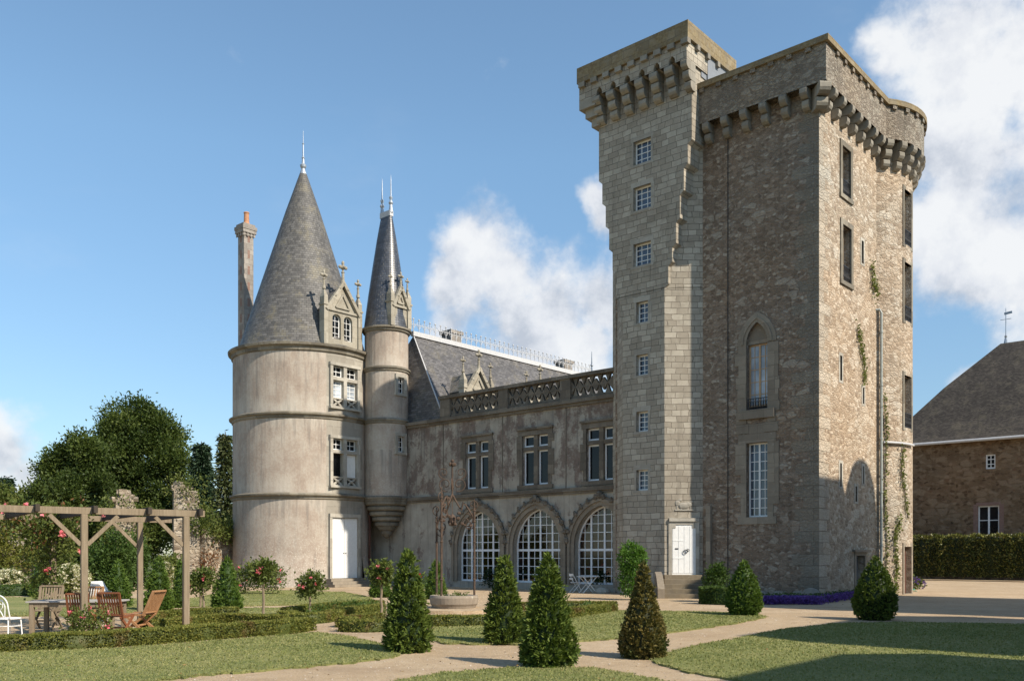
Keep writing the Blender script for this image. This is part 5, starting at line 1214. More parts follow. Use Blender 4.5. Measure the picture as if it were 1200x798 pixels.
def hedge(name, label, pts, h, w, n, L, Wd, mat, group=None, top_wob=.03, base=0.0, cat='hedge'):
    """clipped hedge along a line of ground points: dark core and leaves on its faces"""
    lf = Leaf(); P = [Vector((p[0], p[1], 0)) for p in pts]; V = []; Q = []; seg = [(c-a).length for a, c in zip(P[:-1], P[1:])]; tot = sum(seg)
    prof = [(-w/2*.86, base), (-w/2*.86, h*.9), (-w*.36, h*.96), (w*.36, h*.96), (w/2*.86, h*.9), (w/2*.86, base)]
    nrmv = []
    for i in range(len(P)):
        t = (P[min(i+1, len(P)-1)]-P[max(i-1, 0)]).normalized(); nrmv.append(Vector((-t.y, t.x, 0)))
    for p, nv in zip(P, nrmv):
        for s, z in prof: V.append(tuple(p+nv*s+Vector((0, 0, z))))
    m = len(prof)
    for i in range(len(P)-1):
        for j in range(m-1): Q.append((i*m+j, (i+1)*m+j, (i+1)*m+j+1, i*m+j+1))
    Q.append((0, 1, 4, 5)); k = (len(P)-1)*m; Q.append((k, k+1, k+4, k+5))
    lf.add(np.array(V), np.array(Q), np.full(len(Q), -.3)); n = int(n*1.35)
    cum = np.concatenate([[0], np.cumsum(seg)]); s = rng.random(n)*tot; idx = np.clip(np.searchsorted(cum, s)-1, 0, len(seg)-1); f = (s-cum[idx])/np.array(seg)[idx]
    PA = np.array([tuple(p) for p in P]); NA = np.array([tuple(q) for q in nrmv])
    base_p = PA[idx]*(1-f)[:, None]+PA[idx+1]*f[:, None]; nn = nrm(NA[idx]*(1-f)[:, None]+NA[idx+1]*f[:, None])
    which = rng.random(n); a = w/(w+2*h*.9); side = np.where(which < a, 0, np.where(which < a+(1-a)/2, -1, 1))
    wob = 1+.10*np.sin(s*3.1+1)+.08*np.sin(s*7.7)
    u = np.where(side == 0, (rng.random(n)-.5)*w, side*w/2*wob); z = np.where(side == 0, h*(1+top_wob*np.sin(s*5)+top_wob*np.sin(s*13)), base+(h-base)*rng.random(n))
    pos = base_p+nn*u[:, None]; pos[:, 2] = z
    endk = rng.random(n) < min(.5, w/(tot+w)*.8)*.5
    N = np.where((side == 0)[:, None], np.array([[0, 0, 1.]]), nn*side[:, None])
    pos -= N*(L*.45+.03*rng.random(n)**2)[:, None] if False else N*(L*.4)
    Vv, Qq = leaves(pos, N, np.full(n, L), np.full(n, Wd), .9, .25); lf.add(Vv, Qq)
    for e, sg in ((0, -1), (len(P)-1, 1)):               # end faces
        t = (P[min(e+1, len(P)-1)]-P[max(e-1, 0)]).normalized(); k = max(20, int(n*w*h/(tot*(w+2*h))))
        pp = np.array(tuple(P[e]))+np.array(tuple(nrmv[e]))*((rng.random(k)-.5)*w)[:, None]; pp[:, 2] = base+(h-base)*rng.random(k)
        Nn = np.repeat(np.array([tuple(t*sg)]), k, 0); Vv, Qq = leaves(pp-Nn*.02, Nn, np.full(k, L), np.full(k, Wd), .9, .2); lf.add(Vv, Qq)
    o = lf.build(name, mat); return tag(o, label, cat, group)
def line(px, n=4, z=0.0):
    P = [gp(*p) for p in px]; o = []
    for i in range(len(P)-1):
        a, c, d, e = P[max(i-1, 0)], P[i], P[i+1], P[min(i+2, len(P)-1)]
        for j in range(n):
            t = j/n; o.append(.5*(2*c+(d-a)*t+(2*a-5*c+4*d-e)*t*t+(-a+3*c-3*d+e)*t*t*t))
    return o+[P[-1]]
e1 = bp+Vector((U[0], U[1], 0))*-9+Vector((W[0], W[1], 0))*-3.4; e2 = bp+Vector((U[0], U[1], 0))*9.5+Vector((W[0], W[1], 0))*-3.4
hedge('laurel_hedge', 'tall dark clipped laurel hedge in front of the brown outbuilding', [e1.lerp(e2, i/8) for i in range(9)], 2.85, 1.3, 17000, .19, .085, M['laurel'], None, .02, .25)

# unseen buildings on the right, added and shaped to throw the long shadows over the lawn and the keep's foot
def offbuilding(label, x0, x1, y0, y1, ze, zr, ridge_y=True, round_=None):
    g = cthing('shadow_range', label, 'building', (x0+x1)/2, (y0+y1)/2)
    m1 = CB(); m1.loft([[(x0, y0), (x1, y0), (x1, y1), (x0, y1)]]*2, [-.1, ze], False, False); m1.build('wall', M['barn'], g)
    m2 = CB(); xm = (x0+x1)/2; e = .12
    m2.loft([[(x0-e, y0-e), (x1+e, y0-e), (x1+e, y1+e), (x0-e, y1+e)], [(xm-.05, y0+min(.8, (y1-y0)*.2)), (xm+.05, y0+min(.8, (y1-y0)*.2)), (xm+.05, y1-min(.8, (y1-y0)*.2)), (xm-.05, y1-min(.8, (y1-y0)*.2))]], [ze, zr]); m2.build('roof', M['slate_dark'], g)
    return g
offbuilding('narrow slate roofed range added outside the view for the shadow on the keep', 13.5, 16.5, -1.0, 3.8, 14.4, 17.1)
offbuilding('lower slate roofed range added outside the view for the shadow strip before the keep', 13.5, 16.5, -4.7, -1.1, 11.4, 14.0)
gt = cthing('shadow_tower', 'round tower outside the view, its domed roof shaped for the rounded shadow on the keep', 'tower', 14.6, 4.95)
mb = CB(); mb.lathe(14.6, 4.95, [(1.72, -.1), (1.72, 13.8)], 32); mb.build('wall', M['barn'], gt)
mb = CB(); mb.lathe(14.6, 4.95, [(1.78, 13.8), (1.76, 15.3), (1.6, 16.1), (1.2, 16.75), (.6, 17.15), (.0, 17.25)], 32); mb.build('domed_roof', M['slate_dark'], gt)
offbuilding('long range added outside the view for the upper shadow on the lawn', 18.4, 22.4, -15.1, -5.4, 10, 13.2)
offbuilding('second range added outside the view for the nearest shadow on the lawn', 18.6, 21.3, -24.7, -16.0, 8.2, 10.3)

# ------------------------------------------------------------------ clipped yews
G1 = 'dark clipped yew cones beside the paths'
def px_top(px, pb, pt, half):
    g = gp(px, pb); return g, EYE+(HY-pt)/F*g.y, half/F*g.y
def yew(px, pb, pt, half, shape, mat, label, **k):
    g, h, r = px_top(px, pb, pt, half); g2 = g+Vector((0, r*.55, 0)); return topiary((g2.x, g2.y, -.02), h*1.0+.02, r, shape, M[mat], label, **k)
yew(476, 765, 645, 29, CONE, 'yew', 'tall dark yew cone at the end of the foreground lawn, left of the well', n=6500)
yew(591, 755, 652, 24, CONE, 'yew', 'narrow yew cone on the middle lawn in front of the middle arch', n=6000)
yew(643, 783, 651, 33, CONE, 'yew', 'largest yew cone standing on the path edge in front of the third arch', n=8500, L=.08)
yew(756, 772, 660, 28, BELL, 'yew_brown', 'bronze brown bell shaped yew in front of the door steps', n=8500, L=.05, Wd=.025, rough=.04)
yew(875, 722, 656, 21, EGG, 'yew_light', 'smooth green egg shaped yew in front of the keep windows', n=6500, L=.06, rough=.03)
yew(1031, 727, 651, 25, EGG, 'yew', 'plump egg shaped yew in front of the keep corner drainpipe', n=7500, L=.06, rough=.03)
yew(510, 702, 656, 13, CONE, 'yew_light', 'small light green cypress cone behind the well', n=3000, L=.11)
yew(445, 700, 657, 13, CONE, 'yew_light', 'small light green cypress cone below the turret corbel', n=3000, L=.11)
yew(263, 715, 652, 17, CONE, 'yew_light', 'full yew cone in front of the ruined wall beside the round tower', n=4200)
yew(135, 712, 655, 15, CONE, 'yew_light', 'slim yew cone behind the pergola between two posts', n=3600)
yew(182, 716, 652, 17, CONE, 'yew_light', 'broad yew cone directly behind the right rear pergola post', n=4200)
yew(209, 712, 656, 9, CONE, 'yew_light', 'thin yew cone half hidden by the right front pergola post', n=2600)
yew(41, 699, 660, 9, CONE, 'yew_light', 'little yew cone in front of the ivy wall on the far left', n=2600)
g = gp(742, 703); shrub('rounded_shrub', 'tall bright green rounded shrub against the foot of the stair tower', (g.x, g.y+.2, 0), [((0, 0, .75), (.48, .45, .72)), ((0, 0, 1.45), (.5, .45, .55)), ((-.05, 0, 1.75), (.42, .4, .32))], 5200, .10, M['bright'], .10, per=14, inner=.6)
g = gp(842, 706); shrub('round_bush', 'round green bush beside the right cheek of the door steps', (g.x, g.y+.5, 0), [((0, 0, .7), (.40, .42, .55)), ((.05, 0, 1.05), (.32, .34, .30))], 2300, .10, M['shrub'], .12)
hedge('step_hedge', 'low leafy hedge between the door steps and the egg shaped yew', line([(830, 707), (844, 708), (856, 708)]), .55, .7, 2600, .08, .035, M['shrub'])
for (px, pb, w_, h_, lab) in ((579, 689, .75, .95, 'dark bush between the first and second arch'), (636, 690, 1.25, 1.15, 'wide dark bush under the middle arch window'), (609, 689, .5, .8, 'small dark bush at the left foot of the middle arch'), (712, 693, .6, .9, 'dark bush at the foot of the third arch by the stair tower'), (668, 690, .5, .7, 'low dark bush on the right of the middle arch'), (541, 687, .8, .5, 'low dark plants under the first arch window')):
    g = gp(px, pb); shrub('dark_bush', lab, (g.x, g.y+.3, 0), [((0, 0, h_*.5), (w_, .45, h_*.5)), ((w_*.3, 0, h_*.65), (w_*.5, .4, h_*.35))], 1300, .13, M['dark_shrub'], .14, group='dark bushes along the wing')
# purple flower border at the keep's corner
def border(px, w, n, h):
    L_ = Leaf(); P = line(px, 6); A = np.array([tuple(p) for p in P]); k = rng.integers(0, len(A)-1, n); f = rng.random(n)[:, None]
    p = A[k]*(1-f)+A[k+1]*f; p = p+rng.normal(size=(n, 3))*np.array([w*.28, w*.3, 0]); p[:, 2] = h*rng.random(n); L_.add(*leaves(p, np.repeat([[0, -.3, 1.]], n, 0), np.full(n, .055), np.full(n, .05), .9)); return L_
o = border([(893, 708), (925, 707.5), (958, 708)], .55, 5200, .26).build('purple_flowers', M['purple']); tag(o, 'violet carpet of flowers along the foot of the keep', 'flowers', kind='stuff')
o = border([(966, 706), (985, 703), (1012, 700)], .5, 3200, .26).build('purple_flowers', M['purple']); tag(o, 'violet carpet of flowers round the keep corner to the small door', 'flowers', kind='stuff')
o = border([(893, 706), (925, 705.5), (958, 706), (985, 702), (1012, 699)], .5, 2600, .30).build('border_foliage', M['shrub']); tag(o, 'green leaves among the violet flowers', 'foliage', kind='stuff')
g = gp(1066, 690); shrub('lavender_clump', 'low grey green lavender clump by the turret door of the keep', (g.x, g.y, 0), [((0, 0, .25), (.7, .5, .32))], 900, .12, M['ivy'], .14, flowers=(M['purple'], 40, .09))
g = gp(1056, 693); hz = MB(); hz.tube([g+Vector((-.2+.9*math.cos(t)*(1-.02*t), .35*math.sin(t), .03+.012*t)) for t in np.linspace(0, 12, 60)], .018, 6); tag(hz.build('garden_hose', plain('green_hose', (.02, .30, .20), .4, .1)), 'coil of green garden hose at the foot of the keep turret', 'hose')

# ------------------------------------------------------------------ box hedges of the parterre
GB = 'low clipped box hedges of the parterre'
hedge('box_hedge', 'long low box hedge in front of the pergola and garden table', line([(-160, 772), (-60, 768), (0, 764), (80, 760), (160, 755), (260, 747), (330, 742), (356, 738)]), .27, .55, 17000, .045, .03, M['box'], GB)
hedge('box_hedge', 'second box hedge row behind the long front hedge, right of the pergola posts', line([(168, 741), (220, 735), (262, 731), (300, 732), (332, 733)]), .24, .4, 5000, .05, .03, M['box'], GB)
hedge('box_hedge', 'short box hedge row running back towards the standard roses', line([(172, 732), (215, 727.5), (250, 725), (278, 724)]), .28, .45, 3600, .05, .03, M['box'], GB)
hedge('box_hedge', 'curved box hedge on the near side of the rose bed left of the well', line([(335, 727), (350, 730.5), (379, 729), (409, 722), (446, 718)]), .24, .4, 4600, .05, .03, M['box'], GB)
hedge('box_hedge', 'curved box hedge on the far side of the rose bed left of the well', line([(336, 722), (369, 717), (400, 714), (447, 711.5)]), .22, .4, 3200, .055, .03, M['box'], GB)
hedge('box_hedge', 'curved box hedge on the near edge of the round bed below the well', line([(403, 739), (425, 740), (450, 739), (505, 734), (570, 733), (625, 728.5), (655, 725)]), .24, .42, 7500, .05, .03, M['box'], GB)
hedge('box_hedge', 'small box hedge returning towards the well on the left', line([(404, 735), (420, 731), (445, 729)]), .22, .4, 2200, .05, .03, M['box'], GB)
hedge('box_hedge', 'box hedge corner right of the largest yew cone', line([(655, 726), (684, 721), (716, 716.5)]), .24, .42, 3400, .05, .03, M['box'], GB)
hedge('box_hedge', 'box hedge on the far side of the round bed right of the well', line([(575, 715), (640, 714), (700, 713), (717, 714)]), .22, .4, 3800, .055, .03, M['box'], GB)
hedge('back_hedge', 'low green hedge in front of the flowering shrubs on the far left', line([(-160, 700), (-40, 699), (38, 697.5)]), .42, .6, 4500, .08, .045, M['shrub'])
for nm, px in (('rose_bed', [(340, 726), (352, 729), (380, 727), (409, 720), (446, 716), (446, 712), (400, 715), (369, 718)]), ('round_bed', [(655, 724), (684, 719), (714, 716), (700, 714.5), (640, 715), (600, 716), (600, 724)])):
    sheet(nm, [gp(*p) for p in px], .012, M['soil'])
def low_plants(px0, n, rad, mat, label, h=.22):
    for (x, y) in px0:
        g = gp(x, y)
        shrub('bedding_plant', label, (g.x, g.y, 0), [((0, 0, h*.5), (rad, rad, h*.55))], n, .07, mat, .08, 'leafy plants inside the box edged beds', per=10)
low_plants([(372, 723), (392, 720), (412, 717), (430, 714.5)], 260, .3, M['shrub'], 'leafy green plant inside the box edged rose bed left of the well', .3)
low_plants([(640, 720), (662, 719), (688, 717)], 260, .3, M['shrub'], 'leafy green plant inside the box edged bed right of the well', .26)

# ------------------------------------------------------------------ standard roses
def standard_rose(px, pb, ptop, half, label, nst=1, fl=4, mat='rose_leaf', ptrunk=None):
    g = gp(px, pb); top = EYE+(HY-ptop)/F*g.y; r = half*.74/F*g.y; z0 = top-r*1.9
    t = thing('standard_rose', label, 'rose', g, 0, 'standard roses in the beds')
    lf = lobes(None, [((0, 0, (top+z0)/2), (r, r, (top-z0)/2)), ((-r*.35, 0, z0+r*.6), (r*.6, r*.6, r*.5)), ((r*.3, 0, top-r*.5), (r*.6, r*.6, r*.5))], 1500, .085, None, .14, 12, .35, .9, .62); lf.build('crown', M[mat], t)
    for k in range(nst):
        mb = MB(Matrix.Translation(g)); branch_tube(mb, (k*.12, 0, -.05), (k*.05, 0, z0+r*.4), .035, .028, .02, 6, 7)
        for i in range(4): branch_tube(mb, (k*.05, 0, z0+r*.3), (random.uniform(-r, r)*.6, random.uniform(-r, r)*.6, z0+r*random.uniform(.7, 1.3)), .018, .008, .1, 4, 5)
        mb.build('trunk', M['greywood'], t)
    for i in range(fl):
        d = nrm(np.array([[random.uniform(-1, 1), -1.0, random.uniform(-.5, .8)]]))[0]; c = np.array([0, 0, (top+z0)/2])+d*np.array([r, r, (top-z0)/2])*1.02
        f = Leaf(); P = np.repeat(c[None], 14, 0)+rng.normal(size=(14, 3))*.018; f.add(*leaves(P, np.repeat(d[None], 14, 0), np.full(14, .05), np.full(14, .045), 1.0)); f.build('flower', M['pink'], t)
    return t
standard_rose(309, 730, 658, 17, 'tall standard rose with thick pale stem left of the rose bed')
standard_rose(363, 722, 672, 19, 'spreading standard rose in front of the round tower door')
standard_rose(447, 726, 660, 16, 'standard rose in front of the light green cypress below the turret', fl=3)
standard_rose(235, 722, 668, 18, 'standard rose with two stems just right of the pergola', 2, 4)
g = gp(297, 697); shrub('rose_bush', 'wide rose bush growing against the foot of the round tower', (g.x, g.y+.6, 0), [((0, 0, .75), (.9, .6, .65)), ((-.7, 0, .65), (.6, .5, .55)), ((.7, 0, .6), (.45, .5, .5))], 2600, .11, M['rose_leaf'], .18, flowers=(M['pink'], 8, .12))
g = gp(430, 694); shrub('flower_tub_bush', 'small bush with red flowers beside the turret wall', (g.x+2.3, g.y, 0), [((0, 0, .45), (.5, .4, .45))], 500, .1, M['shrub'], .12, flowers=(M['red'], 6, .12))

# ------------------------------------------------------------------ the well
wc = gp(532, 715.5); well = thing('well', 'round stone well basin with tall rusty wrought iron overthrow', 'well', wc)
WM = Matrix.Translation(wc); RW = .70
def WBm(): return MB(WM)
mb = WBm(); mb.lathe(0, 0, [(.56, 0), (.62, .05), (.66, .16), (.70, .22), (.72, .40), (.70, .46), (.60, .47), (.56, .40), (.55, .30), (.0, .30)], 40); mb.build('basin', M['stone_basin'], well)
mb = WBm(); mb.lathe(0, 0, [(1.5, -.02), (1.5, .09), (0, .10)], 40); mb.build('base_slab', M['gravel'], well)
ap = [R(200), R(232), R(-22)]; tops_ = [2.75, 3.3, 2.95]; pp = [(.62*math.cos(a), .62*math.sin(a)) for a in (R(150), R(238), R(-12))]
for (x, y), h in zip(pp, tops_):
    mb = WBm(); mb.tube([(x, y, .3), (x, y, h)], .032, 8)
    for z in (.9, 2.0, 2.6): mb.lathe(x, y, [(.034, z), (.05, z+.03), (.034, z+.06)], 8)
    mb.lathe(x, y, [(.05, h), (.03, h+.04), (.014, h+.3), (0, h+.34)], 6); mb.build('post', M['rust'], well)
def scroll(mb, p, ax, r, turns, start, rad=.016, sgn=1, n=22):
    """iron volute in the vertical plane through ax"""
    P = []
    for i in range(n):
        f = i/(n-1); a = start+sgn*f*turns*2*PI; rr = r*(1-.8*f); P.append(Vector(p)+Vector((ax[0]*rr*math.cos(a), ax[1]*rr*math.cos(a), rr*math.sin(a))))
    mb.tube(P, rad, 6)
mb = WBm()
C0 = Vector((-.05, 0, 3.45))
for (x, y), h in zip(pp, tops_):
    q = Vector((x, y, h-.25)); d = Vector((x, y, 0)).normalized(); P = []
    for i in range(13):
        f = i/12; P.append(q.lerp(C0, f)+Vector((0, 0, 1))*(.18*math.sin(f*PI)*(-1 if f > .55 else .7)))
    mb.tube(P, .026, 6)
    m_ = q.lerp(C0, .35); scroll(mb, m_+Vector((0, 0, -.32)), (d.x, d.y), .22, 1.2, PI/2, .017, -1); scroll(mb, m_+Vector((d.x*.2, d.y*.2, .16)), (d.x, d.y), .16, 1.2, -PI/2, .015, 1)
    scroll(mb, q+Vector((-d.x*.16, -d.y*.16, -.15)), (d.x, d.y), .17, 1.1, 0, .015, -1)
    for k in range(4): mb.ball(m_+Vector((random.uniform(-.25, .25), random.uniform(-.2, .2), random.uniform(-.5, .15))), .05, 1.2, .6, 1, 6, 4)
mb.build('scroll_arms', M['rust'], well)
mb = WBm(); mb.tube([(-.05, 0, 3.35), (-.05, 0, 4.35)], .024, 7)
for sg in (-1, 1):
    scroll(mb, C0+Vector((sg*.20, 0, .28)), (sg, 0), .22, 1.25, -PI*.6, .017, 1); scroll(mb, C0+Vector((sg*.26, 0, .62)), (sg, 0), .17, 1.3, -PI*.5, .015, 1); scroll(mb, C0+Vector((0, sg*.2, .3)), (0, sg), .2, 1.25, -PI*.6, .015, 1)
for k in range(5): mb.ball((-.05+.07*math.cos(k*1.257), .07*math.sin(k*1.257), 4.32), .05, 1, 1, 1.2, 6, 4)
mb.ball((-.05, 0, 4.42), .05); mb.build('crown_scrolls', M['rust'], well)
mb = WBm(); mb.lathe(-.05, 0, [(.02, 2.5), (.09, 2.55), (.11, 2.75), (.03, 2.85)], 8); mb.tube([(-.05, 0, 2.8), (-.05, 0, 3.4)], .012, 5)
for k in range(6): mb.ball((-.05+.09*math.cos(k), .09*math.sin(k), 2.55+.06*(k % 2)), .05, n=6, m=4)
mb.build('pulley_pendant', M['rust'], well)
shrub('well_plants', 'creeping plants filling the stone well basin', (wc.x, wc.y, .40), [((0, 0, .02), (.5, .5, .08))], 420, .06, M['ivy'], .08, cat='plants')

# ------------------------------------------------------------------ pergola
PA, PB_ = Vector((-8.42, 17.8, 0)), Vector((-6.83, 18.95, 0)); pd = (PB_-PA).normalized()
RA, RB = Vector((-10.75, 21.2, 0)), Vector((-9.17, 22.3, 0)); pz = 2.47
pg = thing('pergola', 'weathered grey wooden pergola with braced posts over the garden table', 'pergola', PA)
for p in (PA, PB_, RA, RB, PA-pd*3.6, RA-pd*3.6):
    mb = MB(); a = math.atan2(pd.y, pd.x); mb.fr = Matrix.Translation(p) @ Matrix.Rotation(a, 4, 'Z'); w = .062
    mb.cbox(-w, w, -w, w, -.1, pz-.02, .012); mb.build('post', M['greywood'], pg)
for p, sides in ((PA, (-1, 1)), (PB_, (-1,)), (RB, (-1,)), (RA, (-1, 1))):
    for s in sides:
        mb = MB(); mb.bar(p+Vector((0, 0, pz-.62))+pd*.06*s, p+Vector((0, 0, pz-.04))+pd*.62*s, .055, .075); mb.build('brace', M['greywood'], pg)
for a, c in ((PA-pd*6.5, PB_+pd*.38), (RA-pd*6.5, RB+pd*.75)):
    mb = MB(); n = Vector((-pd.y, pd.x, 0)); z0 = Vector((0, 0, pz+.05)); mb.bar(a+z0, c+z0, .08, .13); mb.build('beam', M['greywood'], pg)
cr = (RA-PA)-pd*(RA-PA).dot(pd)
for k in range(8):
    q = PB_+pd*(.25-1.02*k); mb = MB(); mb.bar(q-cr.normalized()*.22+Vector((0, 0, pz+.075)), q+cr*1.09+Vector((0, 0, pz+.075)), .075, .14); mb.build('rafter', M['darkwood'], pg)
# climbing rose on the left rear post
cl = thing('climbing_rose', 'climbing rose with pink flowers smothering the left rear pergola post', 'rose', RA)
lbs = [((-.1, -.1, .9+.45*i), (.34+.10*i, .32+.05*i, .38)) for i in range(4)]+[((-.9, .1, 2.55), (.8, .5, .34)), ((.35, -.2, 2.5), (.7, .4, .28)), ((-.3, -.5, 2.3), (.5, .5, .4)), ((-1.9, -1.0, 2.6), (.9, .6, .3))]
lobes(None, lbs, 4200, .11, None, .20, 14, .35).build('foliage', M['rose_leaf'], cl)
lobes(None, lbs[4:], 420, .10, None, .20, 14, .5).build('young_leaves', M['rusty_leaf'], cl)
mb = MB(Matrix.Translation(RA))
for k in range(4): branch_tube(mb, (random.uniform(-.2, .2), random.uniform(-.2, .2), 0), (random.uniform(-.6, .4), random.uniform(-.4, .2), 2.4), .025, .01, .1, 8, 6)
mb.build('stems', M['bark'], cl)
for c in ((.08, -.55, 2.62), (.48, -.5, 2.12), (.9, -.5, 1.72), (-.9, -.4, 2.72), (-.25, -.7, 2.75), (-1.2, -.5, 2.3), (.15, -.55, 1.3), (1.35, -.4, 2.6)):
    f = Leaf(); c = np.array(c); P = np.repeat(c[None], 22, 0)+rng.normal(size=(22, 3))*.035; d = np.array([[0, -1, .3]]); f.add(*leaves(P, np.repeat(d, 22, 0), np.full(22, .075), np.full(22, .065), 1.0)); f.build('flower', M['pink'], cl)

# ------------------------------------------------------------------ garden furniture
def TM(p, rz): return Matrix.Translation(Vector(p)) @ Matrix.Rotation(rz, 4, 'Z')
GZ = 0.0; tp = Vector((-9.1, 19.0, 0)); trz = R(4)
tb = thing('garden_table', 'long weathered grey slatted garden table under the pergola', 'table', tp, trz); FM = TM(tp, trz)
mb = MB(FM)
for k in range(7): mb.cbox(-.90, .90, -.42+.122*k, -.42+.122*k+.112, .67, .70, .006)
mb.build('tabletop', M['greywood_flat'], tb)
mb = MB(FM); mb.box(-.84, .84, -.38, -.35, .58, .67); mb.box(-.84, .84, .35, .38, .58, .67); mb.box(-.84, -.81, -.35, .35, .58, .67); mb.box(.81, .84, -.35, .35, .58, .67); mb.build('apron', M['greywood'], tb)
for sx in (-1, 1):
    for sy in (-1, 1): mb = MB(FM); mb.cbox(sx*.80-.045, sx*.80+.045, sy*.34-.045, sy*.34+.045, 0, .665, .008); mb.build('leg', M['greywood'], tb)
def slat_chair(p, rz, mat, label, back_tilt=.22, arms=False, hb=.95, name='garden_chair', flat=False, w=.235):
    """folding slatted chair; the sitter faces +y of its frame"""
    t = thing(name, label, 'chair', p, rz, 'slatted wooden garden chairs at the table'); FM = TM(p, rz)
    mb = MB(FM)
    for k in range(8): mb.cbox(-w+.03, w-.03, -.19+.055*k, -.19+.055*k+.045, .415, .435, .005)
    for s in (-1, 1): mb.bar((s*(w-.015), -.21, .41), (s*(w-.015), .26, .43), .028, .05)
    mb.build('seat', mat, t)
    mb = MB(FM); y0, y1 = -.21, -.21-back_tilt*(hb-.42)/.5
    for s in (-1, 1): mb.bar((s*w, y0, .40), (s*w, y1, hb), .032, .05)
    mb.bar((-w, y1, hb), (w, y1, hb), .06, .035); mb.bar((-w, y0-.01, .46), (w, y0-.01, .46), .05, .03)
    for k in range(7): x = -w+.06+k*(2*w-.12)/6; mb.bar((x, y0-.01, .46), (x, y1, hb-.02), .030, .014, (0, 1, 0))
    mb.build('backrest', mat, t)
    for s in (-1, 1):
        mb = MB(FM); mb.bar((s*(w-.03), -.24, .42) if not flat else (s*w, -.2, .42), (s*(w-.03), .28, 0), .03, .05); mb.build('leg', mat, t)
        mb = MB(FM); mb.bar((s*w, .20, .42), (s*w, -.30, 0), .03, .05); mb.build('leg', mat, t)
        if arms: mb = MB(FM); mb.bar((s*(w+.02), -.27, .64), (s*(w+.02), .24, .64), .06, .028); mb.bar((s*(w+.01), .2, .42), (s*(w+.01), .2, .63), .04); mb.build('armrest', mat, t)
    mb = MB(FM); mb.bar((-w, .0, .19), (w, .0, .19), .03); mb.build('stretcher', mat, t)
    return t
slat_chair((-7.93, 18.2, 0), R(-5), M['teak'], 'red brown slatted chair with its back to us at the right end of the table', .16, hb=.90, w=.215)
slat_chair((-8.68, 18.3, 0), R(8), M['teak'], 'red brown slatted chair turned sideways in the middle of the table', .18, hb=.88, w=.20)
slat_chair((-7.78, 18.9, 0), R(82), M['teak_pale'], 'tan slatted chair in profile facing the right end of the table', .24, hb=.90)
slat_chair((-10.35, 20.1, 0), R(188), M['greywood'], 'weathered grey slatted chair behind the left end of the table', .14, True, .95)
slat_chair((-9.45, 20.0, 0), R(176), M['teak_pale'], 'tan slatted chair on the far side of the table behind the front post', .14, True, .93)
def metal_chair(p, rz, label):
    t = thing('metal_chair', label, 'chair', p, rz, 'white metal chairs at the left end of the terrace'); FM = TM(p, rz); r = .205
    mb = MB(FM); mb.lathe(0, 0, [(0, .452), (r, .45), (r+.012, .437), (r, .425), (0, .43)], 26); mb.build('seat', M['white'], t)
    mb = MB(FM); P = [(-.19, -.14, .44)]
    for i in range(15): a = PI*i/14; P.append((-.21*math.cos(a), -.20-.05*math.sin(a), .64+.25*math.sin(a)**.7))
    P += [(.19, -.14, .44)]; mb.tube(P, .012, 7)
    P2 = [(-.10, -.18, .44)]+[(-.14*math.cos(PI*i/10), -.21, .66+.13*math.sin(PI*i/10)) for i in range(11)]+[(.10, -.18, .44)]; mb.tube(P2, .009, 6)
    for s in (-1, 1):
        mb.tube([(s*.10, -.18, .44), (s*.02, -.2, .58), (-s*.08, -.21, .66), (-s*.10, -.22, .76)], .009, 6)
        mb.tube([(s*(.05+.045*math.cos(t_)), -.215, .76+.045*math.sin(t_)) for t_ in np.linspace(0, 5, 12)], .008, 5)
    mb.build('backrest', M['white'], t)
    for a in (45, 135, 225, 315):
        c, s = math.cos(R(a)), math.sin(R(a)); mb = MB(FM); mb.tube([(c*.17, s*.17, .43), (c*.20, s*.20, .40), (c*.215, s*.215, .2), (c*.23, s*.23, 0)], .012, 7); mb.build('leg', M['white'], t)
    mb = MB(FM); mb.tube([(.2*math.cos(t_), .2*math.sin(t_), .30) for t_ in np.linspace(0, 2*PI, 17)], .008, 5); mb.build('ring', M['white'], t); return t
metal_chair((-9.62, 17.3, 0), R(-20), 'white metal bistro chair with scrolled round back, nearer the table')
metal_chair((-9.98, 17.1, 0), R(30), 'white metal bistro chair cut by the left edge of the photo')
# white planter lamp behind the table and the white bench ends
p = at(117, 23.2); lp = thing('garden_lamp', 'white hooded garden lamp on a stand behind the table', 'lamp', p)
LM = Matrix.Translation(p); mb = MB(LM); mb.lathe(0, 0, [(.16, 0), (.14, .04), (.03, .08), (.025, .62)], 12); mb.build('stand', M['iron'], lp)
mb = MB(LM); mb.loft([[(-.18, -.15), (.10, -.15), (.10, .15), (-.18, .15)], [(-.20, -.17), (.14, -.17), (.14, .17), (-.20, .17)], [(-.16, -.13), (.02, -.13), (.02, .13), (-.16, .13)]], [.62, .74, .98]); mb.build('hood', M['white'], lp)
mb = MB(LM); mb.box(-.06, .24, -.14, .14, .60, .72); mb.build('housing', M['lead'], lp)
# bistro table and chair before the third arch
p = c2w(-10.1, -.5); bt = thing('bistro_table', 'small white folding bistro table in front of the third arch', 'table', p, R(15)); FM = TM(p, R(15))
mb = MB(FM); mb.cbox(-.42, .42, -.32, .32, .70, .725, .01); mb.build('tabletop', M['white'], bt)
for s in (-1, 1):
    for k in (-1, 1): mb = MB(FM); mb.bar((-k*.30, s*.25, .70), (k*.32, s*.25, 0), .03); mb.build('leg', M['white'], bt)
p = c2w(-10.8, -.45); bc = thing('bistro_chair', 'small white folding bistro chair left of the bistro table', 'chair', p, R(-70)); FM = TM(p, R(-70))
mb = MB(FM); mb.cbox(-.19, .19, -.19, .19, .43, .45, .006); mb.build('seat', M['white'], bc)
mb = MB(FM); mb.box(-.19, .19, -.25, -.235, .72, .82); mb.box(-.19, .19, -.24, -.225, .58, .63); mb.build('backrest', M['white'], bc)
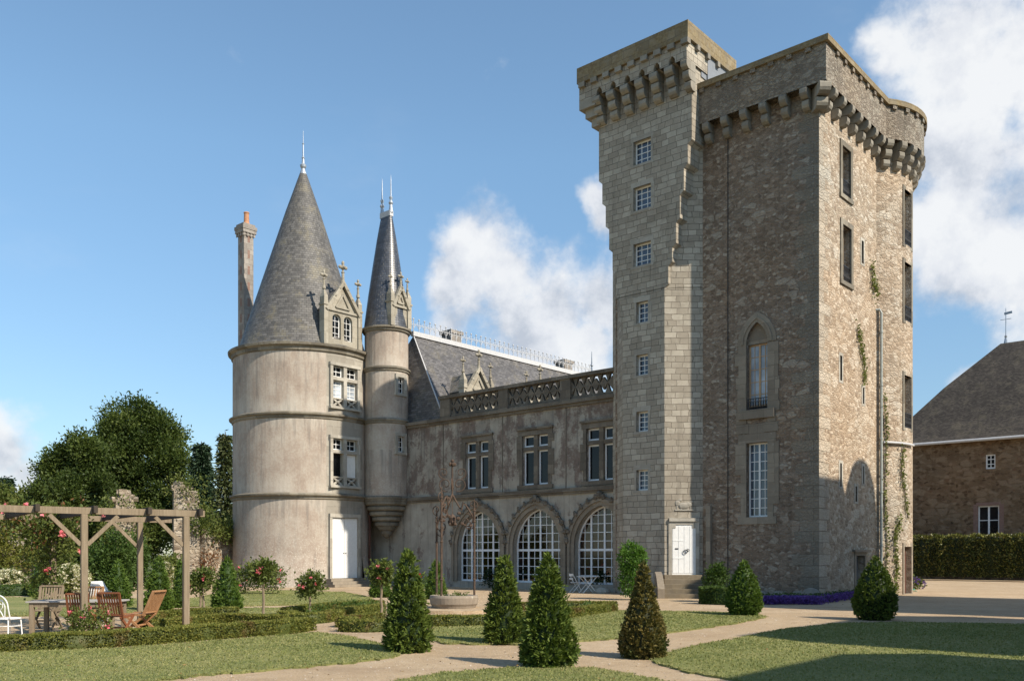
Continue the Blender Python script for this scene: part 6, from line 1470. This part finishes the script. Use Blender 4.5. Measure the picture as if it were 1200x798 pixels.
for s in (-1, 1):
    mb = MB(FM); mb.bar((s*.19, -.25, .84), (s*.19, .22, 0), .022); mb.build('leg', M['white'], bc); mb = MB(FM); mb.bar((s*.17, .18, .44), (s*.17, -.24, 0), .022); mb.build('leg', M['white'], bc)
# roses in front of the table, flower spikes by the posts
for (px, pb, lab) in ((92, 741, 'pink rose bush in front of the middle slatted chair'), (115, 742, 'pale pink rose bush in front of the right slatted chair'), (100, 740, 'leafy rose bush round the foot of the front pergola post')):
    g = gp(px, 752); shrub('rose_bush', lab, (g.x, g.y, 0), [((0, 0, .32), (.22, .2, .34))], 420, .07, M['rose_leaf'], .10, 'roses in front of the garden table', 'rose', 10, (M['pink'], 2, .07))

# ------------------------------------------------------------------ ruined walls, ivy and shrubs on the left
def ruin(name, label, px0, px1, d0, d1, ytop, thick=1.0, n=14, jag=.5, base=0):
    """broken rubble wall between two picture columns at depths d0..d1; ytop = top line in the photograph"""
    a, c = at(px0, d0), at(px1, d1); t = (c-a).normalized(); nv = Vector((-t.y, t.x, 0)); mb = MB(); tops = []
    for i in range(n+1):
        f = i/n; p = a.lerp(c, f); y = np.interp(f, np.linspace(0, 1, len(ytop)), ytop); tops.append((p, zat(y, p.y)+random.uniform(-jag, jag)*.5))
    for i in range(n):
        (p, z), (q, w) = tops[i], tops[i+1]; nz = 6
        for s in (-1, 1):
            for k in range(nz):
                f0, f1 = k/nz, (k+1)/nz
                mb.face([p+nv*s*thick/2*(1.08-.16*f0)+Vector((0, 0, z*f0)), q+nv*s*thick/2*(1.08-.16*f0)+Vector((0, 0, w*f0)), q+nv*s*thick/2*(1.08-.16*f1)+Vector((0, 0, w*f1)), p+nv*s*thick/2*(1.08-.16*f1)+Vector((0, 0, z*f1))])
        mb.face([p-nv*thick*.46+Vector((0, 0, z)), q-nv*thick*.46+Vector((0, 0, w)), q+nv*thick*.46+Vector((0, 0, w)), p+nv*thick*.46+Vector((0, 0, z))])
    for (p, z) in (tops[0], tops[-1]): mb.face([p-nv*thick*.54, p+nv*thick*.54, p+nv*thick*.46+Vector((0, 0, z)), p-nv*thick*.46+Vector((0, 0, z))])
    for i in range(n*3):                                 # loose crowning stones
        p, z = random.choice(tops[1:-1]); r_ = random.uniform(.07, .17); mb.box(-r_*1.3, r_*1.3, -r_, r_, -r_, r_*.8, Matrix.Translation(p+Vector((random.uniform(-.1, .1), random.uniform(-.4, .4), z))) @ Matrix.Rotation(random.uniform(0, 3), 4, 'Z') @ Matrix.Rotation(random.uniform(-.3, .3), 4, 'X'))
    return tag(mb.build(name, M['ruin']), label, 'wall')
ruin('ruined_wall', 'long ivy grown ruined rubble wall on the far left', -90, 62, 43, 46, [612, 622, 618, 628, 640], 1.0)
ruin('ruined_pillar', 'broken rubble pillar stub behind the middle of the pergola', 134, 157, 47, 47.5, [590, 574, 578, 592], 1.1, 6, .4)
ruin('ruined_pillar', 'taller broken rubble gate pillar crowned with plants near the round tower', 203, 233, 47, 47.5, [578, 572, 576, 600], 1.3, 6, .4)
ruin('ruined_wall', 'low ruined rubble wall running from the gate pillar to the round tower', 232, 276, 47.5, 50, [622, 630, 624, 620], 1.0, 10)
p = at(145, 47); mbs = MB(); 
def ivy(label, px0, px1, d0, d1, y0, y1, n, leaf, mat, thick=.8, name='ivy', group=None, cl=.3):
    lf = []; a, c = at(px0, d0), at(px1, d1); k = max(2, int((c-a).length/1.0))
    for i in range(k+1):
        p = a.lerp(c, i/k); zt, zb = zat(y0+random.uniform(-4, 4), p.y), max(0, zat(y1, p.y)); m = max(1, int((zt-zb)/1.3))
        for j in range(m+1):
            if random.random() < .82: lf.append(((p.x-a.x, p.y-a.y, zb+(zt-zb)*(j+.3)/(m+.6)), (.75, thick*.6, .75)))
    o = lobes(None, lf, n, leaf, None, cl, 18, .3).build(name, mat); o.location = (a.x, a.y, 0); return tag(o, label, 'plant', group)
ivy('yellow green ivy covering the ruined wall on the far left', -60, 58, 42.3, 45.2, 618, 690, 9000, .17, M['ivy_yellow'])
ivy('green creeper hanging over the low ruined wall beside the round tower', 236, 272, 46.8, 49, 608, 624, 3000, .15, M['ivy'])
ivy('green plants growing on top of the tall ruined gate pillar', 208, 232, 46.8, 47, 566, 590, 1100, .14, M['ivy'], .8)
ivy('leafy creeper on the broken pillar behind the pergola', 130, 160, 46.3, 46.6, 588, 668, 1700, .15, M['ivy'], .7)
ivy('dark reddish creeper at the foot of the low ruined wall', 236, 250, 46.9, 47.6, 652, 668, 500, .13, M['rusty_leaf'], .5)
def big_shrub(px, d, ytop, halfpx, label, mat, n=5200, leaf=.16, name='tall_shrub', flowers=None):
    p = at(px, d); h = zat(ytop, d); r = halfpx/F*d
    lb = [((random.uniform(-.3, .3)*r, random.uniform(-.2, .2)*r, h*f), (r*w, r*w*.8, h*.24)) for f, w in ((.2, 1), (.45, .95), (.66, .8), (.82, .55))]
    return shrub(name, label, p, lb, n, leaf, M[mat], .26, 'tall shrubs before the ruins', flowers=flowers)
big_shrub(70, 40, 606, 22, 'tall grey green shrub behind the climbing rose, against the ruin', 'ivy')
big_shrub(135, 41, 628, 24, 'dense green shrub below the middle ruined pillar', 'shrub')
big_shrub(157, 43, 632, 20, 'leafy green shrub behind the right rear pergola post', 'shrub')
big_shrub(110, 42, 640, 12, 'bushy shrub beside the dark gap in the ruins', 'shrub', 2600)
big_shrub(200, 43.5, 652, 14, 'pale shrub under the tall ruined gate pillar', 'ivy', 2400)
for (px, yt, hw, lab) in ((8, 668, 22, 'cream flowering shrub at the left edge of the photo'), (82, 662, 22, 'cream flowering shrub behind the left rear pergola post'), (-30, 672, 20, 'cream flowering shrub before the ivy wall, outermost'), (195, 660, 8, 'small cream flowering shrub behind the thin yew')):
    p = at(px, 38.5); h = zat(yt, 38.5); r = hw/F*38.5
    shrub('flowering_shrub', lab, p, [((0, 0, h*.5), (r, r*.7, h*.5))], 2400, .11, M['ivy'], .2, 'cream flowering shrubs before the ruins', flowers=(M['cream'], 130, .13))

# ------------------------------------------------------------------ trees behind the ruins
def lob_px(base, D, items):
    o = []
    for (x, y, rx, ry) in items:
        p = at(x, D); o.append(((p.x-base.x, random.uniform(-.25, .25)*rx/F*D*1.5, zat(y, D)), (rx/F*D, rx/F*D*.9, ry/F*D)))
    return o
D = 74; bs = at(160, D)
tree('oak_tree', 'large dark green spreading oak behind the ruins, tallest of the trees', bs, lob_px(bs, D, [(152, 492, 30, 22), (175, 505, 26, 26), (140, 520, 28, 26), (165, 535, 38, 30), (198, 530, 22, 28), (205, 560, 26, 30), (130, 555, 34, 28), (165, 575, 48, 34), (205, 600, 30, 34), (135, 605, 44, 36), (175, 620, 40, 30)]), 90000, .25, M['oak'], .55, 4.0, .95, per=90, inner=.62)
D = 66; bs = at(80, D)
tree('oak_tree', 'lower round crowned oak left of the tallest tree', bs, lob_px(bs, D, [(98, 532, 20, 22), (78, 545, 22, 22), (108, 560, 24, 26), (62, 560, 20, 20), (85, 580, 36, 26), (52, 590, 18, 22), (75, 615, 40, 26)]), 52000, .23, M['oak'], .4, 3.0, .85, per=90, inner=.62)
D = 70; bs = at(22, D)
tree('bushy_tree', 'low olive green tree above the ruined wall on the left', bs, lob_px(bs, D, [(10, 590, 30, 16), (32, 598, 18, 14), (-25, 585, 34, 22), (10, 620, 44, 22)]), 12000, .30, M['ivy'], .3, 2.0, .7)
def conifer(px, D, ytop, half, label, mat, n, leaf, name='conifer', droop=.25, sparse=1.0, flat=False):
    p = at(px, D); H = zat(ytop, D); r = half/F*D; t = thing(name, label, 'tree', p); lf = Leaf(); mb = MB(Matrix.Translation(p)); branch_tube(mb, (0, 0, -.1), (0, 0, H), .28, .03, .01, 8, 8)
    tiers = int(H/.55)
    for k in range(tiers):
        f = k/tiers; z = H*(.10+.90*f); rr = r*(1-f)**.8*(1 if not flat else (.5+.5*math.sin(k*1.7)))+.15; nb = 6
        for j in range(nb):
            a = j*2*PI/nb+k*.7+random.uniform(-.3, .3); L = rr*random.uniform(.7, 1.1); e = (L*math.cos(a), L*math.sin(a), z-droop*L)
            if k % 2 == 0: mb.tube([(0, 0, z), e], [.04, .01], 4, False)
            m = max(3, int(n/(tiers*nb))); g = rng.random(m)**.7; P = np.array([0, 0, z])*(1-g)[:, None]+np.array(e)*g[:, None]+rng.normal(size=(m, 3))*.14*sparse
            V, Q = leaves(P, np.repeat(nrm(np.array([[math.cos(a), math.sin(a), -.3]])), m, 0), np.full(m, leaf), np.full(m, leaf*.38), .9); lf.add(V, Q)
    lf.build('crown', mat, t); mb.build('trunk', M['bark'], t); return t
conifer(236, 70, 517, 26, 'dark pointed conifer between the oak and the round tower', M['conifer'], 16000, .34)
conifer(264, 64, 506, 17, 'thin pale spruce beside the round tower wall', M['spruce'], 6500, .32, droop=.1)
conifer(8, 90, 558, 34, 'flat layered dark cedar at the left edge behind the wall', M['conifer'], 9000, .36, 'cedar_tree', .0, 1.2, True)
# far wood closing the horizon
for i, (px, D, yt, hw) in enumerate(((-120, 96, 600, 60), (-60, 98, 592, 60), (60, 104, 606, 60), (120, 100, 612, 60), (255, 95, 600, 40), (300, 100, 610, 50))):
    p = at(px, D); h = zat(yt, D); r = hw/F*D
    tree('far_tree', ['broad dark tree far beyond the wall outside the left edge', 'dark tree far beyond the left ruined wall', 'dark tree closing the gap behind the lower oak', 'dark tree closing the gap behind the tallest oak', 'dark tree far behind the pale spruce', 'dark tree far behind the round tower'][i], p, [((0, 0, h*.7), (r, r, h*.3)), ((-r*.4, 0, h*.45), (r*.8, r*.8, h*.35)), ((r*.5, 0, h*.4), (r*.7, r*.7, h*.35))], 7000, .5, M['oak'], .3, 2.5, 1.0, 'far trees')
# creepers on the keep's sunny side
def creeper(label, pts, n, leaf, mat, spread=.25):
    lf = Leaf(); P = np.array([pts[i] for i in range(len(pts))]); k = rng.integers(0, len(P)-1, n); f = rng.random(n)[:, None]; p = P[k]*(1-f)+P[k+1]*f+rng.normal(size=(n, 3))*np.array([.03, spread, spread*1.2])
    p[:, 0] = np.maximum(p[:, 0], pts[0][0]-.02)
    V, Q = leaves(p, np.repeat([[1., 0, .2]], n, 0), np.full(n, leaf*.8), np.full(n, leaf*.6), .8); lf.add(V, Q)
    t = thing('creeper', label, 'plant', CM.translation, CROT, 'creepers on the sunny wall of the keep'); lf.build('foliage', mat, t)
    mb = CB()
    for k in range(3):
        o = random.uniform(-spread, spread)*.8; mb.tube([(x, y+o*math.sin(i*1.3+k), z) for i, (x, y, z) in enumerate(pts)], .012, 5)
    mb.build('stem', M['bark'], t); return t
creeper('thin green creeper on the keep wall left of the drainpipe head', [(.05, 3.6, 10.6), (.05, 3.9, 10.0), (.05, 4.3, 9.2), (.05, 4.35, 8.6)], 260, .12, M['creeper'], .12)
creeper('tuft of weeds growing at the keep turret joint high up', [(.06, 5.15, 13.4), (.06, 5.3, 12.6), (.1, 5.5, 12.5)], 220, .12, M['creeper'], .16)
a45 = lambda t, z: (TC[0]+(TC[2]+.05)*math.cos(t), TC[1]+(TC[2]+.05)*math.sin(t), z)
creeper('long green creeper climbing beside the keep drainpipe', [a45(-.58, .3), a45(-.55, 2.2), a45(-.60, 4), a45(-.56, 6.5), a45(-.60, 8.2)], 420, .12, M['creeper'], .11)
creeper('green creeper hanging below the overflow pipe on the keep turret', [a45(-.22, 6.2), a45(-.28, 5.2), a45(-.2, 4.4), a45(-.1, 3.2)], 240, .12, M['creeper'], .11)
creeper('leafy creeper left of the turret door at the keep foot', [a45(-.40, .1), a45(-.38, 1.2), a45(-.42, 2.4), a45(-.3, 3.1)], 380, .13, M['creeper'], .14)
